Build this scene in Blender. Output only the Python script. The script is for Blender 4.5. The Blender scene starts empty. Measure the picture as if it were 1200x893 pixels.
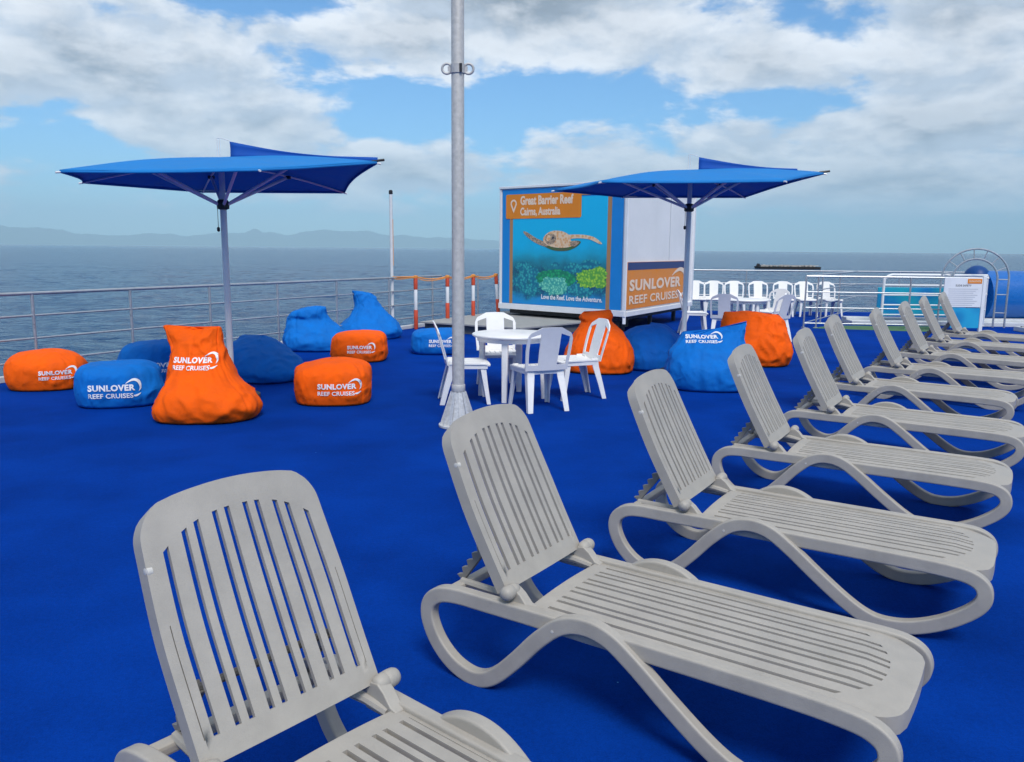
import bpy, bmesh, math, random
from mathutils import Vector, Matrix, noise
from mathutils.bvhtree import BVHTree
R = math.radians
random.seed(7)
S = bpy.context.scene
COL = S.collection

# ------------------------------------------------------------------ camera
cam = bpy.data.cameras.new('camera')
cam.sensor_fit = 'HORIZONTAL'; cam.sensor_width = 36.0; cam.lens = 28.5
cam.clip_start = 0.05; cam.clip_end = 90000
camo = bpy.data.objects.new('camera', cam); COL.objects.link(camo)
pitch, roll = math.atan(155/950), R(.52)
cr, sr, cp, sp = math.cos(roll), math.sin(roll), math.cos(pitch), math.sin(pitch)
camo.matrix_world = Matrix(((cr, -sr, 0, 0), (sr*sp, cr*sp, -cp, 0), (sr*cp, cr*cp, sp, 1.65), (0, 0, 0, 1)))
S.camera = camo

# ------------------------------------------------------------------ exposure
S.view_settings.view_transform = 'Standard'
S.view_settings.look = 'None'
S.view_settings.gamma = 1.0
S.view_settings.use_curve_mapping = False
S.view_settings.exposure = 1.08
S.render.engine = 'CYCLES'
S.cycles.use_denoising = True
S.cycles.max_bounces = 8
S.cycles.transparent_max_bounces = 8
S.cycles.volume_bounces = 0

# ------------------------------------------------------------------ sun
SUN_EL, SUN_AZ = 52.0, 166.0            # azimuth from +Y towards +X
sun = bpy.data.lights.new('sun', 'SUN'); sun.energy = 1.5; sun.angle = R(20); sun.color = (1, .96, .9)
suno = bpy.data.objects.new('sun', sun); COL.objects.link(suno)
sd = Vector((math.sin(R(SUN_AZ))*math.cos(R(SUN_EL)), math.cos(R(SUN_AZ))*math.cos(R(SUN_EL)), math.sin(R(SUN_EL))))
suno.rotation_euler = sd.to_track_quat('Z', 'Y').to_euler()

# ------------------------------------------------------------------ sky with clouds
W = bpy.data.worlds.new('World'); S.world = W; W.use_nodes = True
NT = W.node_tree; NT.nodes.clear()
def N(t, typ, **kw):
    n = t.nodes.new(typ)
    for k, v in kw.items(): setattr(n, k, v)
    return n
def mth(t, op, a, b=None, c=None, clamp=False):
    n = N(t, 'ShaderNodeMath', operation=op); n.use_clamp = clamp
    for i, x in enumerate((a, b, c)):
        if x is None: continue
        if isinstance(x, (int, float)): n.inputs[i].default_value = x
        else: t.links.new(x, n.inputs[i])
    return n.outputs[0]
def mix(t, fac, a, b):
    n = N(t, 'ShaderNodeMix', data_type='RGBA')
    for sock, x in ((n.inputs[0], fac), (n.inputs[6], a), (n.inputs[7], b)):
        if isinstance(x, (int, float)): sock.default_value = x
        elif isinstance(x, tuple): sock.default_value = (*x, 1) if len(x) == 3 else x
        else: t.links.new(x, sock)
    return n.outputs[2]
def sstep(t, x, lo, hi):
    n = N(t, 'ShaderNodeMapRange', interpolation_type='SMOOTHSTEP')
    t.links.new(x, n.inputs[0]); n.inputs[1].default_value = lo; n.inputs[2].default_value = hi
    return n.outputs[0]
def build_sky():
    t = NT; L = t.links.new
    out = N(t, 'ShaderNodeOutputWorld'); bg = N(t, 'ShaderNodeBackground'); bg.inputs[1].default_value = 0.083
    L(bg.outputs[0], out.inputs[0])
    sky = N(t, 'ShaderNodeTexSky', sky_type='NISHITA')
    sky.sun_disc = False; sky.sun_elevation = R(SUN_EL); sky.sun_rotation = R(SUN_AZ); sky.air_density = 1.0; sky.dust_density = 0.4; sky.ozone_density = 3.0
    tc = N(t, 'ShaderNodeTexCoord')
    nrm = N(t, 'ShaderNodeVectorMath', operation='NORMALIZE'); L(tc.outputs['Generated'], nrm.inputs[0])
    sx = N(t, 'ShaderNodeSeparateXYZ'); L(nrm.outputs[0], sx.inputs[0])
    az = mth(t, 'ARCTAN2', sx.outputs[0], sx.outputs[1])
    el = mth(t, 'ARCSINE', sx.outputs[2])
    pol = N(t, 'ShaderNodeCombineXYZ'); L(az, pol.inputs[0]); L(el, pol.inputs[1])
    # cloud space: flattened towards the horizon as a layer of clouds seen from below is
    ele = mth(t, 'POWER', mth(t, 'MAXIMUM', el, 0.0), 0.8)
    def field(dy, dx=0.0):
        c = N(t, 'ShaderNodeCombineXYZ')
        L(mth(t, 'ADD', az, dx), c.inputs[0]); L(mth(t, 'MULTIPLY', mth(t, 'ADD', ele, dy), 1.9), c.inputs[1])
        n = N(t, 'ShaderNodeTexNoise', noise_dimensions='3D'); L(c.outputs[0], n.inputs['Vector'])
        n.inputs['Scale'].default_value = 7.0; n.inputs['Detail'].default_value = 10; n.inputs['Roughness'].default_value = 0.60
        n.inputs['Distortion'].default_value = 0.12
        return n.outputs[0]
    f0 = field(0.0, 3.1); f1 = field(0.022, 3.1 - 0.010)
    bias = None
    # cloud banks and gaps of this sky, plus one added overhead: azimuth, elevation (degrees), half widths, amount
    for a0, e0, sa, se, amp in SKY_BANKS:
        m = N(t, 'ShaderNodeMapping', vector_type='TEXTURE')
        L(pol.outputs[0], m.inputs[0]); m.inputs[1].default_value = (R(a0), R(e0), 0); m.inputs[3].default_value = (R(sa), R(se), 1)
        g = N(t, 'ShaderNodeTexGradient', gradient_type='QUADRATIC_SPHERE'); L(m.outputs[0], g.inputs[0])
        v = mth(t, 'MULTIPLY', g.outputs['Fac'], amp)
        bias = v if bias is None else mth(t, 'ADD', bias, v)
    # broken cloud elsewhere, thickened overhead out of view for a more neutral ambient
    dens = mth(t, 'ADD', f0, bias)
    cov = sstep(t, dens, 0.46, 0.60)
    thick = sstep(t, dens, 0.56, 0.92)
    lit = mth(t, 'ADD', mth(t, 'MULTIPLY', mth(t, 'SUBTRACT', f0, f1), 6.0), 0.47, clamp=True)
    grey = mix(t, thick, (3.9, 4.4, 5.1), (1.9, 2.2, 2.6))
    white = mix(t, thick, (6.2, 6.4, 6.7), (4.5, 4.7, 5.0))
    ccol = mix(t, lit, grey, white)
    hz = sstep(t, el, 0.0, 0.075)
    cov2 = mth(t, 'MULTIPLY', cov, hz)
    sc = N(t, 'ShaderNodeMix', data_type='RGBA', blend_type='MULTIPLY'); sc.inputs[0].default_value = 1.0
    L(sky.outputs[0], sc.inputs[6]); sc.inputs[7].default_value = SKY_TINT
    fin = mix(t, mth(t, 'MULTIPLY', cov2, 0.96), sc.outputs[2], ccol)
    L(fin, bg.inputs[0])
SKY_TINT = (0.44, 0.72, 0.92, 1)
SKY_BANKS = [(1, 15.5, 17, 6.5, .62), (-26, 11, 18, 7, .34), (-17, 7.6, 14, 4, .30), (-8, 5.2, 16, 3, .28), (-7, 13.5, 8, 3.5, .25),
             (25, 8, 18, 7, .36), (27, 13.5, 13, 4.5, .34), (12, 5.4, 15, 3.6, .28), (15, 12.2, 9, 4.5, .28), (27, 3.9, 12, 2.4, .26),
             (-7.5, 9.4, 7.5, 3.4, -.50), (2.5, 10.2, 8, 3.2, -.52), (17, 9.3, 9, 2.1, -.42), (-17, 15, 10, 1.8, -.34), (-30, 6.0, 6, 2.2, -.34), (0, .2, 90, 3.0, -.34), (0, 75, 400, 58, .22), (2, 4.3, 70, 2.4, .14)]  # the high wide bank is unseen cloud, added to neutralise the ambient light
build_sky()

# ------------------------------------------------------------------ materials
def mat(name, col, rough=.5, noise_scale=0, noise_amt=0., bump=0., bump_scale=200., metal=0., spec=.5, coat=0., sheen=0., stretch=None, transl=0.):
    m = bpy.data.materials.new(name); m.use_nodes = True
    t = m.node_tree; b = t.nodes['Principled BSDF']; L = t.links.new
    b.inputs['Base Color'].default_value = (*col, 1); b.inputs['Roughness'].default_value = rough; b.inputs['Metallic'].default_value = metal
    b.inputs['Specular IOR Level'].default_value = spec
    if sheen: b.inputs['Sheen Weight'].default_value = sheen
    tc = N(t, 'ShaderNodeTexCoord')
    vec = tc.outputs['Object']
    if stretch:
        mp = N(t, 'ShaderNodeMapping'); L(vec, mp.inputs[0]); mp.inputs[3].default_value = stretch; vec = mp.outputs[0]
    if noise_amt:
        n = N(t, 'ShaderNodeTexNoise'); L(vec, n.inputs['Vector']); n.inputs['Scale'].default_value = noise_scale; n.inputs['Detail'].default_value = 6; n.inputs['Roughness'].default_value = .65
        r = N(t, 'ShaderNodeMapRange'); L(n.outputs[0], r.inputs[0]); r.inputs[1].default_value = .3; r.inputs[2].default_value = .7
        r.inputs[3].default_value = 1-noise_amt; r.inputs[4].default_value = 1+noise_amt
        v = N(t, 'ShaderNodeVectorMath', operation='SCALE'); v.inputs[0].default_value = col; L(r.outputs[0], v.inputs['Scale'])
        L(v.outputs[0], b.inputs['Base Color'])
        r2 = N(t, 'ShaderNodeMapRange'); L(n.outputs[0], r2.inputs[0]); r2.inputs[1].default_value = .3; r2.inputs[2].default_value = .7
        r2.inputs[3].default_value = max(.02, rough-.1); r2.inputs[4].default_value = min(1, rough+.1); L(r2.outputs[0], b.inputs['Roughness'])
    if bump:
        n = N(t, 'ShaderNodeTexNoise'); L(vec, n.inputs['Vector']); n.inputs['Scale'].default_value = bump_scale; n.inputs['Detail'].default_value = 5
        bp = N(t, 'ShaderNodeBump'); bp.inputs['Strength'].default_value = bump; bp.inputs['Distance'].default_value = 1.0/bump_scale
        L(n.outputs[0], bp.inputs['Height']); L(bp.outputs[0], b.inputs['Normal'])
    if transl:
        o = t.nodes['Material Output']; tr = N(t, 'ShaderNodeBsdfTranslucent'); tr.inputs[0].default_value = (*col, 1)
        mx = N(t, 'ShaderNodeMixShader'); mx.inputs[0].default_value = transl
        L(b.outputs[0], mx.inputs[1]); L(tr.outputs[0], mx.inputs[2]); L(mx.outputs[0], o.inputs[0])
    return m
M = {}
M['resin'] = mat('taupe resin', (.365, .338, .298), .5, 6, .10, .25, 260, spec=.4)
M['resin_pale'] = mat('pale resin cap', (.55, .53, .49), .45)
M['ratchet'] = mat('dark resin', (.13, .125, .115), .5)
M['prop_grey'] = mat('mid grey resin', (.19, .18, .165), .5)
M['white_resin'] = mat('white resin', (.80, .79, .77), .38, 6, .05, .1, 200)
M['galv'] = mat('galvanised steel', (.47, .46, .44), .55, 25, .16, .15, 120, metal=.12)
M['galv_white'] = mat('white zinc coating', (.52, .53, .54), .5, 40, .2, .2, 120, metal=.15)
M['rail'] = mat('rail steel', (.46, .48, .50), .35, 20, .12, metal=.6)
M['white_paint'] = mat('white paint', (.76, .77, .78), .45, 3, .05)
M['pole_paint'] = mat('silver pole', (.72, .72, .71), .4, 10, .06, metal=.1)
M['black'] = mat('black plastic', (.012, .012, .014), .5)
M['dark'] = mat('dark steel', (.03, .032, .035), .6, 6, .3)
M['canopy'] = mat('blue canopy cloth', (.003, .20, .56), .8, 4, .06, .15, 500, transl=.12)
M['fin'] = mat('shaded blue fin cloth', (.004, .09, .42), .8, 4, .06, .15, 500, transl=.1)  # darker than the canopy: shade on the upright fin put into its colour
M['orange'] = mat('orange canvas', (.86, .105, .001), .8, 5, .10, .35, 600, spec=.2)
M['blue_bag'] = mat('blue canvas', (.001, .14, .50), .8, 5, .12, .35, 600, spec=.2)
M['navy_bag'] = mat('deep blue canvas', (.001, .11, .45), .8, 5, .12, .35, 600, spec=.2)
def wrinkle(m):
    t = m.node_tree; b = t.nodes['Principled BSDF']; old = b.inputs['Normal'].links[0].from_socket
    tc = N(t, 'ShaderNodeTexCoord'); prev = old
    for sc, st, d in ((3.4, .8, .045), (9.0, .7, .014)):
        n = N(t, 'ShaderNodeTexNoise', noise_type='RIDGED_MULTIFRACTAL'); t.links.new(tc.outputs['Object'], n.inputs['Vector'])
        n.inputs['Scale'].default_value = sc; n.inputs['Detail'].default_value = 3; n.inputs['Distortion'].default_value = .7
        bp = N(t, 'ShaderNodeBump'); bp.inputs['Strength'].default_value = st; bp.inputs['Distance'].default_value = d
        t.links.new(n.outputs[0], bp.inputs['Height']); t.links.new(prev, bp.inputs['Normal']); prev = bp.outputs[0]
    t.links.new(prev, b.inputs['Normal'])
for k_ in ('orange', 'blue_bag', 'navy_bag'): wrinkle(M[k_])
M['print_white'] = mat('white print', (.80, .80, .82), .7)
M['print_cream'] = mat('pale peach print', (.85, .66, .50), .7)
M['sign_orange'] = mat('orange sign vinyl', (.78, .24, .014), .4, 2, .04)
M['sign_tan'] = mat('tan sign border', (.42, .22, .10), .4)
M['sign_blue'] = mat('blue banner vinyl', (.006, .23, .62), .4, 2, .05)
M['sign_navy'] = mat('navy vinyl', (.018, .035, .15), .4)
M['panel_white'] = mat('white wall panel', (.80, .795, .78), .5, 1.2, .05, .1, 30)
M['platform'] = mat('grey platform board', (.30, .30, .29), .7, 5, .12, .2, 90)
M['platform_side'] = mat('grey platform side', (.11, .11, .11), .7, 4, .2)
M['stripe_red'] = mat('red orange sleeve', (.62, .075, .03), .5, 8, .1)
M['rope'] = mat('orange rope', (.70, .27, .05), .8, 30, .2)
M['green_mat'] = mat('green mat', (.06, .15, .065), .9, 6, .2, .4, 200)
M['slide_blue'] = mat('blue slide fibreglass', (.004, .12, .42), .3, 2, .08)
M['slide_navy'] = mat('navy slide hood', (.001, .05, .20), .45, spec=.3)
M['kerb'] = mat('white deck kerb', (.55, .57, .58), .6, 4, .1)
M['print_dark'] = mat('dark print', (.06, .06, .07), .7)
M['print_grey'] = mat('grey print', (.42, .44, .47), .7)
M['barge_hull'] = mat('barge hull', (.018, .014, .013), .8, .6, .3)
M['barge_deck'] = mat('barge superstructure', (.40, .38, .35), .7, .8, .3)
def deck_mat():
    m = bpy.data.materials.new('blue marine carpet'); m.use_nodes = True
    t = m.node_tree; b = t.nodes['Principled BSDF']; L = t.links.new
    b.inputs['Roughness'].default_value = .95; b.inputs['Specular IOR Level'].default_value = .02
    tc = N(t, 'ShaderNodeTexCoord')
    a = N(t, 'ShaderNodeTexNoise'); L(tc.outputs['Object'], a.inputs['Vector']); a.inputs['Scale'].default_value = 1.1; a.inputs['Detail'].default_value = 5; a.inputs['Roughness'].default_value = .6
    f = N(t, 'ShaderNodeTexNoise'); L(tc.outputs['Object'], f.inputs['Vector']); f.inputs['Scale'].default_value = 160; f.inputs['Detail'].default_value = 3
    s = N(t, 'ShaderNodeTexVoronoi'); L(tc.outputs['Object'], s.inputs['Vector']); s.inputs['Scale'].default_value = 3.2; s.inputs['Randomness'].default_value = 1
    g_ = N(t, 'ShaderNodeTexNoise'); L(tc.outputs['Object'], g_.inputs['Vector']); g_.inputs['Scale'].default_value = 45; g_.inputs['Detail'].default_value = 4; g_.inputs['Roughness'].default_value = .7
    k = mth(t, 'ADD', mth(t, 'MULTIPLY', a.outputs[0], .45), mth(t, 'ADD', mth(t, 'MULTIPLY', f.outputs[0], .3), mth(t, 'MULTIPLY', g_.outputs[0], .25)))
    r = N(t, 'ShaderNodeValToRGB'); L(k, r.inputs[0])
    r.color_ramp.elements[0].position = .37; r.color_ramp.elements[0].color = (.0008, .022, .17, 1)
    r.color_ramp.elements[1].position = .63; r.color_ramp.elements[1].color = (.0014, .043, .31, 1)
    lint = mth(t, 'LESS_THAN', s.outputs['Distance'], .012)
    c = mix(t, lint, r.outputs[0], (.10, .35, .62))
    L(c, b.inputs['Base Color'])
    bp = N(t, 'ShaderNodeBump'); bp.inputs['Strength'].default_value = .5; bp.inputs['Distance'].default_value = .006
    L(f.outputs[0], bp.inputs['Height']); L(bp.outputs[0], b.inputs['Normal'])
    return m
M['deck'] = deck_mat()
def sea_mat():
    m = bpy.data.materials.new('sea water'); m.use_nodes = True
    t = m.node_tree; b = t.nodes['Principled BSDF']; L = t.links.new
    b.inputs['Base Color'].default_value = (.003, .045, .12, 1); b.inputs['Roughness'].default_value = .12; b.inputs['IOR'].default_value = 1.33
    tc = N(t, 'ShaderNodeTexCoord')
    h = None
    for sc, st, amp in ((.045, (1, 2.2, 1), 1.6), (.22, (1, 2.0, 1), 1.1), (.9, (1, 1.7, 1), .55), (3.0, (1, 1.4, 1), .17)):
        mp = N(t, 'ShaderNodeMapping'); L(tc.outputs['Object'], mp.inputs[0]); mp.inputs[3].default_value = st; mp.inputs[2].default_value = (0, 0, R(25))
        n = N(t, 'ShaderNodeTexNoise'); L(mp.outputs[0], n.inputs['Vector']); n.inputs['Scale'].default_value = sc; n.inputs['Detail'].default_value = 4
        v = mth(t, 'MULTIPLY', n.outputs[0], amp); h = v if h is None else mth(t, 'ADD', h, v)
    bp = N(t, 'ShaderNodeBump'); bp.inputs['Strength'].default_value = 1; bp.inputs['Distance'].default_value = 1.0
    L(h, bp.inputs['Height']); L(bp.outputs[0], b.inputs['Normal'])
    return m
M['sea'] = sea_mat()
M['hills'] = mat('forested hills', (.035, .06, .04), .9, .002, .3)
def reef_mat():
    m = bpy.data.materials.new('printed reef picture'); m.use_nodes = True
    t = m.node_tree; b = t.nodes['Principled BSDF']; L = t.links.new
    b.inputs['Roughness'].default_value = .4
    tc = N(t, 'ShaderNodeTexCoord'); sx = N(t, 'ShaderNodeSeparateXYZ'); L(tc.outputs['Object'], sx.inputs[0])
    n = N(t, 'ShaderNodeTexNoise'); L(tc.outputs['Object'], n.inputs['Vector']); n.inputs['Scale'].default_value = 2.2; n.inputs['Detail'].default_value = 6
    z = mth(t, 'ADD', sx.outputs[2], mth(t, 'MULTIPLY', mth(t, 'SUBTRACT', n.outputs[0], .5), .5))
    r = N(t, 'ShaderNodeValToRGB'); L(mth(t, 'DIVIDE', z, 2.2), r.inputs[0])
    e = r.color_ramp.elements; e[0].position = 0; e[0].color = (.008, .25, .62, 1); e[1].position = 1; e[1].color = (.004, .50, .82, 1)
    for p, c in ((.16, (.02, .30, .52)), (.22, (.012, .20, .27)), (.40, (.015, .22, .30)), (.50, (.01, .38, .58)), (.6, (.004, .46, .76))):
        x = e.new(p); x.color = (*c, 1)
    v = N(t, 'ShaderNodeTexVoronoi'); L(tc.outputs['Object'], v.inputs['Vector']); v.inputs['Scale'].default_value = 7
    v2 = N(t, 'ShaderNodeTexVoronoi'); L(tc.outputs['Object'], v2.inputs['Vector']); v2.inputs['Scale'].default_value = 24
    tex = mth(t, 'MULTIPLY', mth(t, 'SUBTRACT', 1.0, v.outputs['Distance']), mth(t, 'SUBTRACT', 1.1, v2.outputs['Distance']))
    lo = mth(t, 'MULTIPLY', sstep(t, z, .12, .3), mth(t, 'SUBTRACT', 1.0, sstep(t, z, .62, .95)))
    cc = N(t, 'ShaderNodeValToRGB'); L(tex, cc.inputs[0]); q = cc.color_ramp.elements
    q[0].position = .15; q[0].color = (.008, .05, .13, 1); q[1].position = .9; q[1].color = (.06, .46, .42, 1); x = q.new(.5); x.color = (.015, .22, .24, 1)
    L(mix(t, mth(t, 'MULTIPLY', lo, .85), r.outputs[0], cc.outputs[0]), b.inputs['Base Color'])
    return m
M['reef'] = reef_mat()
def coral_mat(name, c1, c2, sc):
    m = bpy.data.materials.new(name); m.use_nodes = True
    t = m.node_tree; b = t.nodes['Principled BSDF']; L = t.links.new; b.inputs['Roughness'].default_value = .4
    tc = N(t, 'ShaderNodeTexCoord'); v = N(t, 'ShaderNodeTexVoronoi'); L(tc.outputs['Object'], v.inputs['Vector']); v.inputs['Scale'].default_value = sc
    L(mix(t, sstep(t, v.outputs['Distance'], .1, .75), c1, c2), b.inputs['Base Color'])
    return m
M['coral_green'] = coral_mat('printed green coral', (.02, .42, .16), (.008, .20, .12), 16)
M['coral_lime'] = coral_mat('printed lime coral', (.42, .72, .06), (.10, .38, .06), 20)
M['coral_mint'] = coral_mat('printed mint coral', (.25, .72, .50), (.04, .36, .32), 22)
M['coral_teal'] = coral_mat('printed teal coral', (.04, .42, .42), (.008, .16, .26), 18)
M['turtle_skin'] = coral_mat('printed turtle skin', (.72, .34, .12), (.80, .60, .40), 18)
M['turtle_dark'] = coral_mat('printed turtle flipper', (.13, .10, .085), (.50, .36, .24), 30)
M['turtle_shell'] = coral_mat('printed turtle shell', (.035, .16, .04), (.09, .12, .05), 10)
M['teal_panel'] = coral_mat('printed teal panel', (.004, .20, .50), (.008, .34, .46), 2.0)
M['ocean_print'] = coral_mat('printed ocean panel', (.01, .22, .48), (.02, .36, .60), 3)

# ------------------------------------------------------------------ mesh helpers
def finish(name, me, m, parent=None, smooth=True, angle=40, link=True):
    me.materials.clear()
    for x in (m if isinstance(m, (list, tuple)) else [m]): me.materials.append(x)
    if smooth:
        me.polygons.foreach_set('use_smooth', [True]*len(me.polygons)); me.set_sharp_from_angle(angle=R(angle))
    o = bpy.data.objects.new(name, me); COL.objects.link(o)
    if parent: o.parent = parent
    return o
def empty(name, loc=(0, 0, 0), rz=0):
    o = bpy.data.objects.new(name, None); COL.objects.link(o); o.location = loc; o.rotation_euler = (0, 0, rz); o.empty_display_size = .1
    return o
def tag(o, label=None, cat=None, group=None, kind=None):
    for k, v in (('label', label), ('category', cat), ('group', group), ('kind', kind)):
        if v: o[k] = v
    return o
def kids(o): return [x for x in COL.objects if x.parent == o]
def copy_tree(o, parent=None):
    c = o.copy(); COL.objects.link(c); c.parent = parent
    for ch in kids(o): copy_tree(ch, c)
    return c
def spline(P, n=8, closed=False):
    P = [Vector(p) for p in P]; out = []; k = len(P)
    segs = k if closed else k-1
    for i in range(segs):
        if closed: a, b, c, d = P[i-1], P[i], P[(i+1) % k], P[(i+2) % k]
        else: a, b, c, d = P[max(i-1, 0)], P[i], P[i+1], P[min(i+2, k-1)]
        for j in range(n):
            t = j/n
            out.append(.5*((2*b)+(c-a)*t+(2*a-5*b+4*c-d)*t*t+(3*b-a-3*c+d)*t**3))
    if not closed: out.append(P[-1])
    return out
class MB:
    def __init__(s): s.v = []; s.f = []
    def add(s, vs, fs, mtx=None):
        o = len(s.v); s.v += [tuple(mtx @ Vector(v)) if mtx else tuple(v) for v in vs]; s.f += [tuple(i+o for i in f) for f in fs]; return s
    def box(s, c, d, mtx=None):
        x, y, z = c; a, b, e = d[0]/2, d[1]/2, d[2]/2
        vs = [(x+i*a, y+j*b, z+k*e) for i in (-1, 1) for j in (-1, 1) for k in (-1, 1)]
        return s.add(vs, [(0, 1, 3, 2), (4, 6, 7, 5), (0, 4, 5, 1), (2, 3, 7, 6), (0, 2, 6, 4), (1, 5, 7, 3)], mtx)
    def rings(s, rings, closed=False, caps=True, mtx=None):
        n = len(rings[0]); vs = [p for r in rings for p in r]; fs = []
        k = len(rings)
        for i in range(k if closed else k-1):
            a, b = i*n, ((i+1) % k)*n
            for j in range(n): fs.append((a+j, a+(j+1) % n, b+(j+1) % n, b+j))
        if caps and not closed: fs.append(tuple(range(n))[::-1]); fs.append(tuple(range((k-1)*n, k*n)))
        return s.add(vs, fs, mtx)
    def tube(s, P, r, n=10, closed=False, r2=None):
        P = [Vector(p) for p in P]; k = len(P); rings = []; up = None
        for i, p in enumerate(P):
            if closed: t = P[(i+1) % k]-P[i-1]
            else: t = P[min(i+1, k-1)]-P[max(i-1, 0)]
            t.normalize()
            if up is None: up = Vector((0, 0, 1)) if abs(t.z) < .9 else Vector((1, 0, 0))
            u = up-t*up.dot(t)
            if u.length < 1e-4: u = t.orthogonal()
            u.normalize(); w = t.cross(u); up = u
            rr = r if r2 is None else r+(r2-r)*i/(k-1)
            rings.append([p+u*rr*math.cos(2*math.pi*j/n)+w*rr*math.sin(2*math.pi*j/n) for j in range(n)])
        return s.rings(rings, closed)
    def lathe(s, prof, n=24, mtx=None):
        rings = [[(r*math.cos(2*math.pi*j/n), r*math.sin(2*math.pi*j/n), z) for j in range(n)] for r, z in prof]
        return s.rings(rings, mtx=mtx)
    def prism(s, pts, d, mtx=None):      # outline in xz, thickness d along y
        n = len(pts); vs = [(x, 0, z) for x, z in pts]+[(x, d, z) for x, z in pts]
        fs = [tuple(range(n)), tuple(range(2*n-1, n-1, -1))]+[(i, i+n, (i+1) % n+n, (i+1) % n) for i in range(n)]
        return s.add(vs, fs, mtx)
    def mesh(s, name='mesh'):
        me = bpy.data.meshes.new(name); me.from_pydata(s.v, [], s.f); me.update()
        b = bmesh.new(); b.from_mesh(me); bmesh.ops.recalc_face_normals(b, faces=b.faces); b.to_mesh(me); b.free()
        return me
    def build(s, name, m, parent=None, smooth=True, angle=40, bevel=0):
        o = finish(name, s.mesh(name), m, parent, smooth, angle)
        if bevel: add_bevel(o, bevel)
        return o
def add_bevel(o, w, seg=2, ang=35):
    b = o.modifiers.new('bevel', 'BEVEL'); b.width = w; b.segments = seg; b.limit_method = 'ANGLE'; b.angle_limit = R(ang); b.harden_normals = True
def rrect(w, h, c=.3, n=3):              # rounded rectangle section, unit corner share c
    r = min(w, h)*c; P = []
    for cx, cy, a0 in ((w/2-r, h/2-r, 0), (-w/2+r, h/2-r, 90), (-w/2+r, -h/2+r, 180), (w/2-r, -h/2+r, 270)):
        for i in range(n+1):
            a = R(a0+90*i/n); P.append((cx+r*math.cos(a), cy+r*math.sin(a)))
    Q = []
    for i, p in enumerate(P):
        Q.append(p)
        if i % (n+1) == n:                   # keep the flats flat
            q = P[(i+1) % len(P)]; Q += [(p[0]+(q[0]-p[0])*.1, p[1]+(q[1]-p[1])*.1), (p[0]+(q[0]-p[0])*.9, p[1]+(q[1]-p[1])*.9)]
    return Q
def panel(hw, x0, x1, xs, xe, slots, thick, n=14, deform=None, ny=6, grooves=()):
    """slotted plate: outline x0(y)..x1(y), slots between xs(y)..xe(y)"""
    ys = set()
    for a, b in list(slots)+[g[:2] for g in grooves]: ys |= {round(a, 5), round(b, 5)}
    for i in range(ny+1):
        y = -hw+2*hw*i/ny
        if all(not (a-.004 < y < b+.004) for a, b in slots): ys.add(round(y, 5))
    for fr in (.995, .985, .97, .94, .90): ys |= {round(hw*fr, 5), round(-hw*fr, 5)}
    ys = sorted(ys); bm = bmesh.new(); G = []
    for y in ys:
        a, b, c, d = x0(y), xs(y), xe(y), x1(y)
        row = [a, (a+b)/2]+[b+(c-b)*k/n for k in range(n+1)]+[(c+d)/2, d]
        G.append([bm.verts.new((x, y, 0)) for x in row])
    for i in range(len(ys)-1):
        mid = (ys[i]+ys[i+1])/2; hole = any(a < mid < b for a, b in slots)
        gr = [g for g in grooves if g[0] < mid < g[1]]
        for k in range(len(G[0])-1):
            if hole and 2 <= k < n+2: continue
            if gr and gr[0][2]+2 <= k < gr[0][3]+2: continue
            bm.faces.new((G[i][k], G[i+1][k], G[i+1][k+1], G[i][k+1]))
    r = bmesh.ops.extrude_face_region(bm, geom=bm.faces[:])
    low = [e for e in r['geom'] if isinstance(e, bmesh.types.BMVert)]
    lows = set(low)
    for v in low: v.co.z -= thick(v.co.x, v.co.y) if callable(thick) else thick
    if deform:
        for v in bm.verts: v.co = deform(v.co.copy())
    bmesh.ops.recalc_face_normals(bm, faces=bm.faces)
    me = bpy.data.meshes.new('panel'); bm.to_mesh(me); bm.free()
    return me
def rnd(y, hw, r):
    t = max(0, abs(y)-(hw-r))/r
    return r*(1-math.sqrt(max(0, 1-min(1, t)**2)))
def smooth01(a, b, x):
    t = min(1, max(0, (x-a)/(b-a))); return t*t*(3-2*t)
def text_mesh(s, size, bold=0., align='LEFT', spacing=1.0):
    c = bpy.data.curves.new('lettering', 'FONT'); c.body = s; c.size = size; c.offset = bold; c.align_x = align; c.space_character = spacing; c.resolution_u = 3
    o = bpy.data.objects.new('lettering', c); COL.objects.link(o)
    dg = bpy.context.evaluated_depsgraph_get(); me = bpy.data.meshes.new_from_object(o.evaluated_get(dg))
    bpy.data.objects.remove(o); bpy.data.curves.remove(c)
    return me
def strip2d(P, w):                       # ribbon polygon in the plane: P list of (x,y), w widths
    vs, fs = [], []
    for i, p in enumerate(P):
        a, b = P[max(i-1, 0)], P[min(i+1, len(P)-1)]
        dx, dy = b[0]-a[0], b[1]-a[1]; l = math.hypot(dx, dy) or 1
        vs += [(p[0]-dy/l*w[i]/2, p[1]+dx/l*w[i]/2), (p[0]+dy/l*w[i]/2, p[1]-dx/l*w[i]/2)]
        if i: fs.append((2*i-2, 2*i-1, 2*i+1, 2*i))
    return vs, fs
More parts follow.
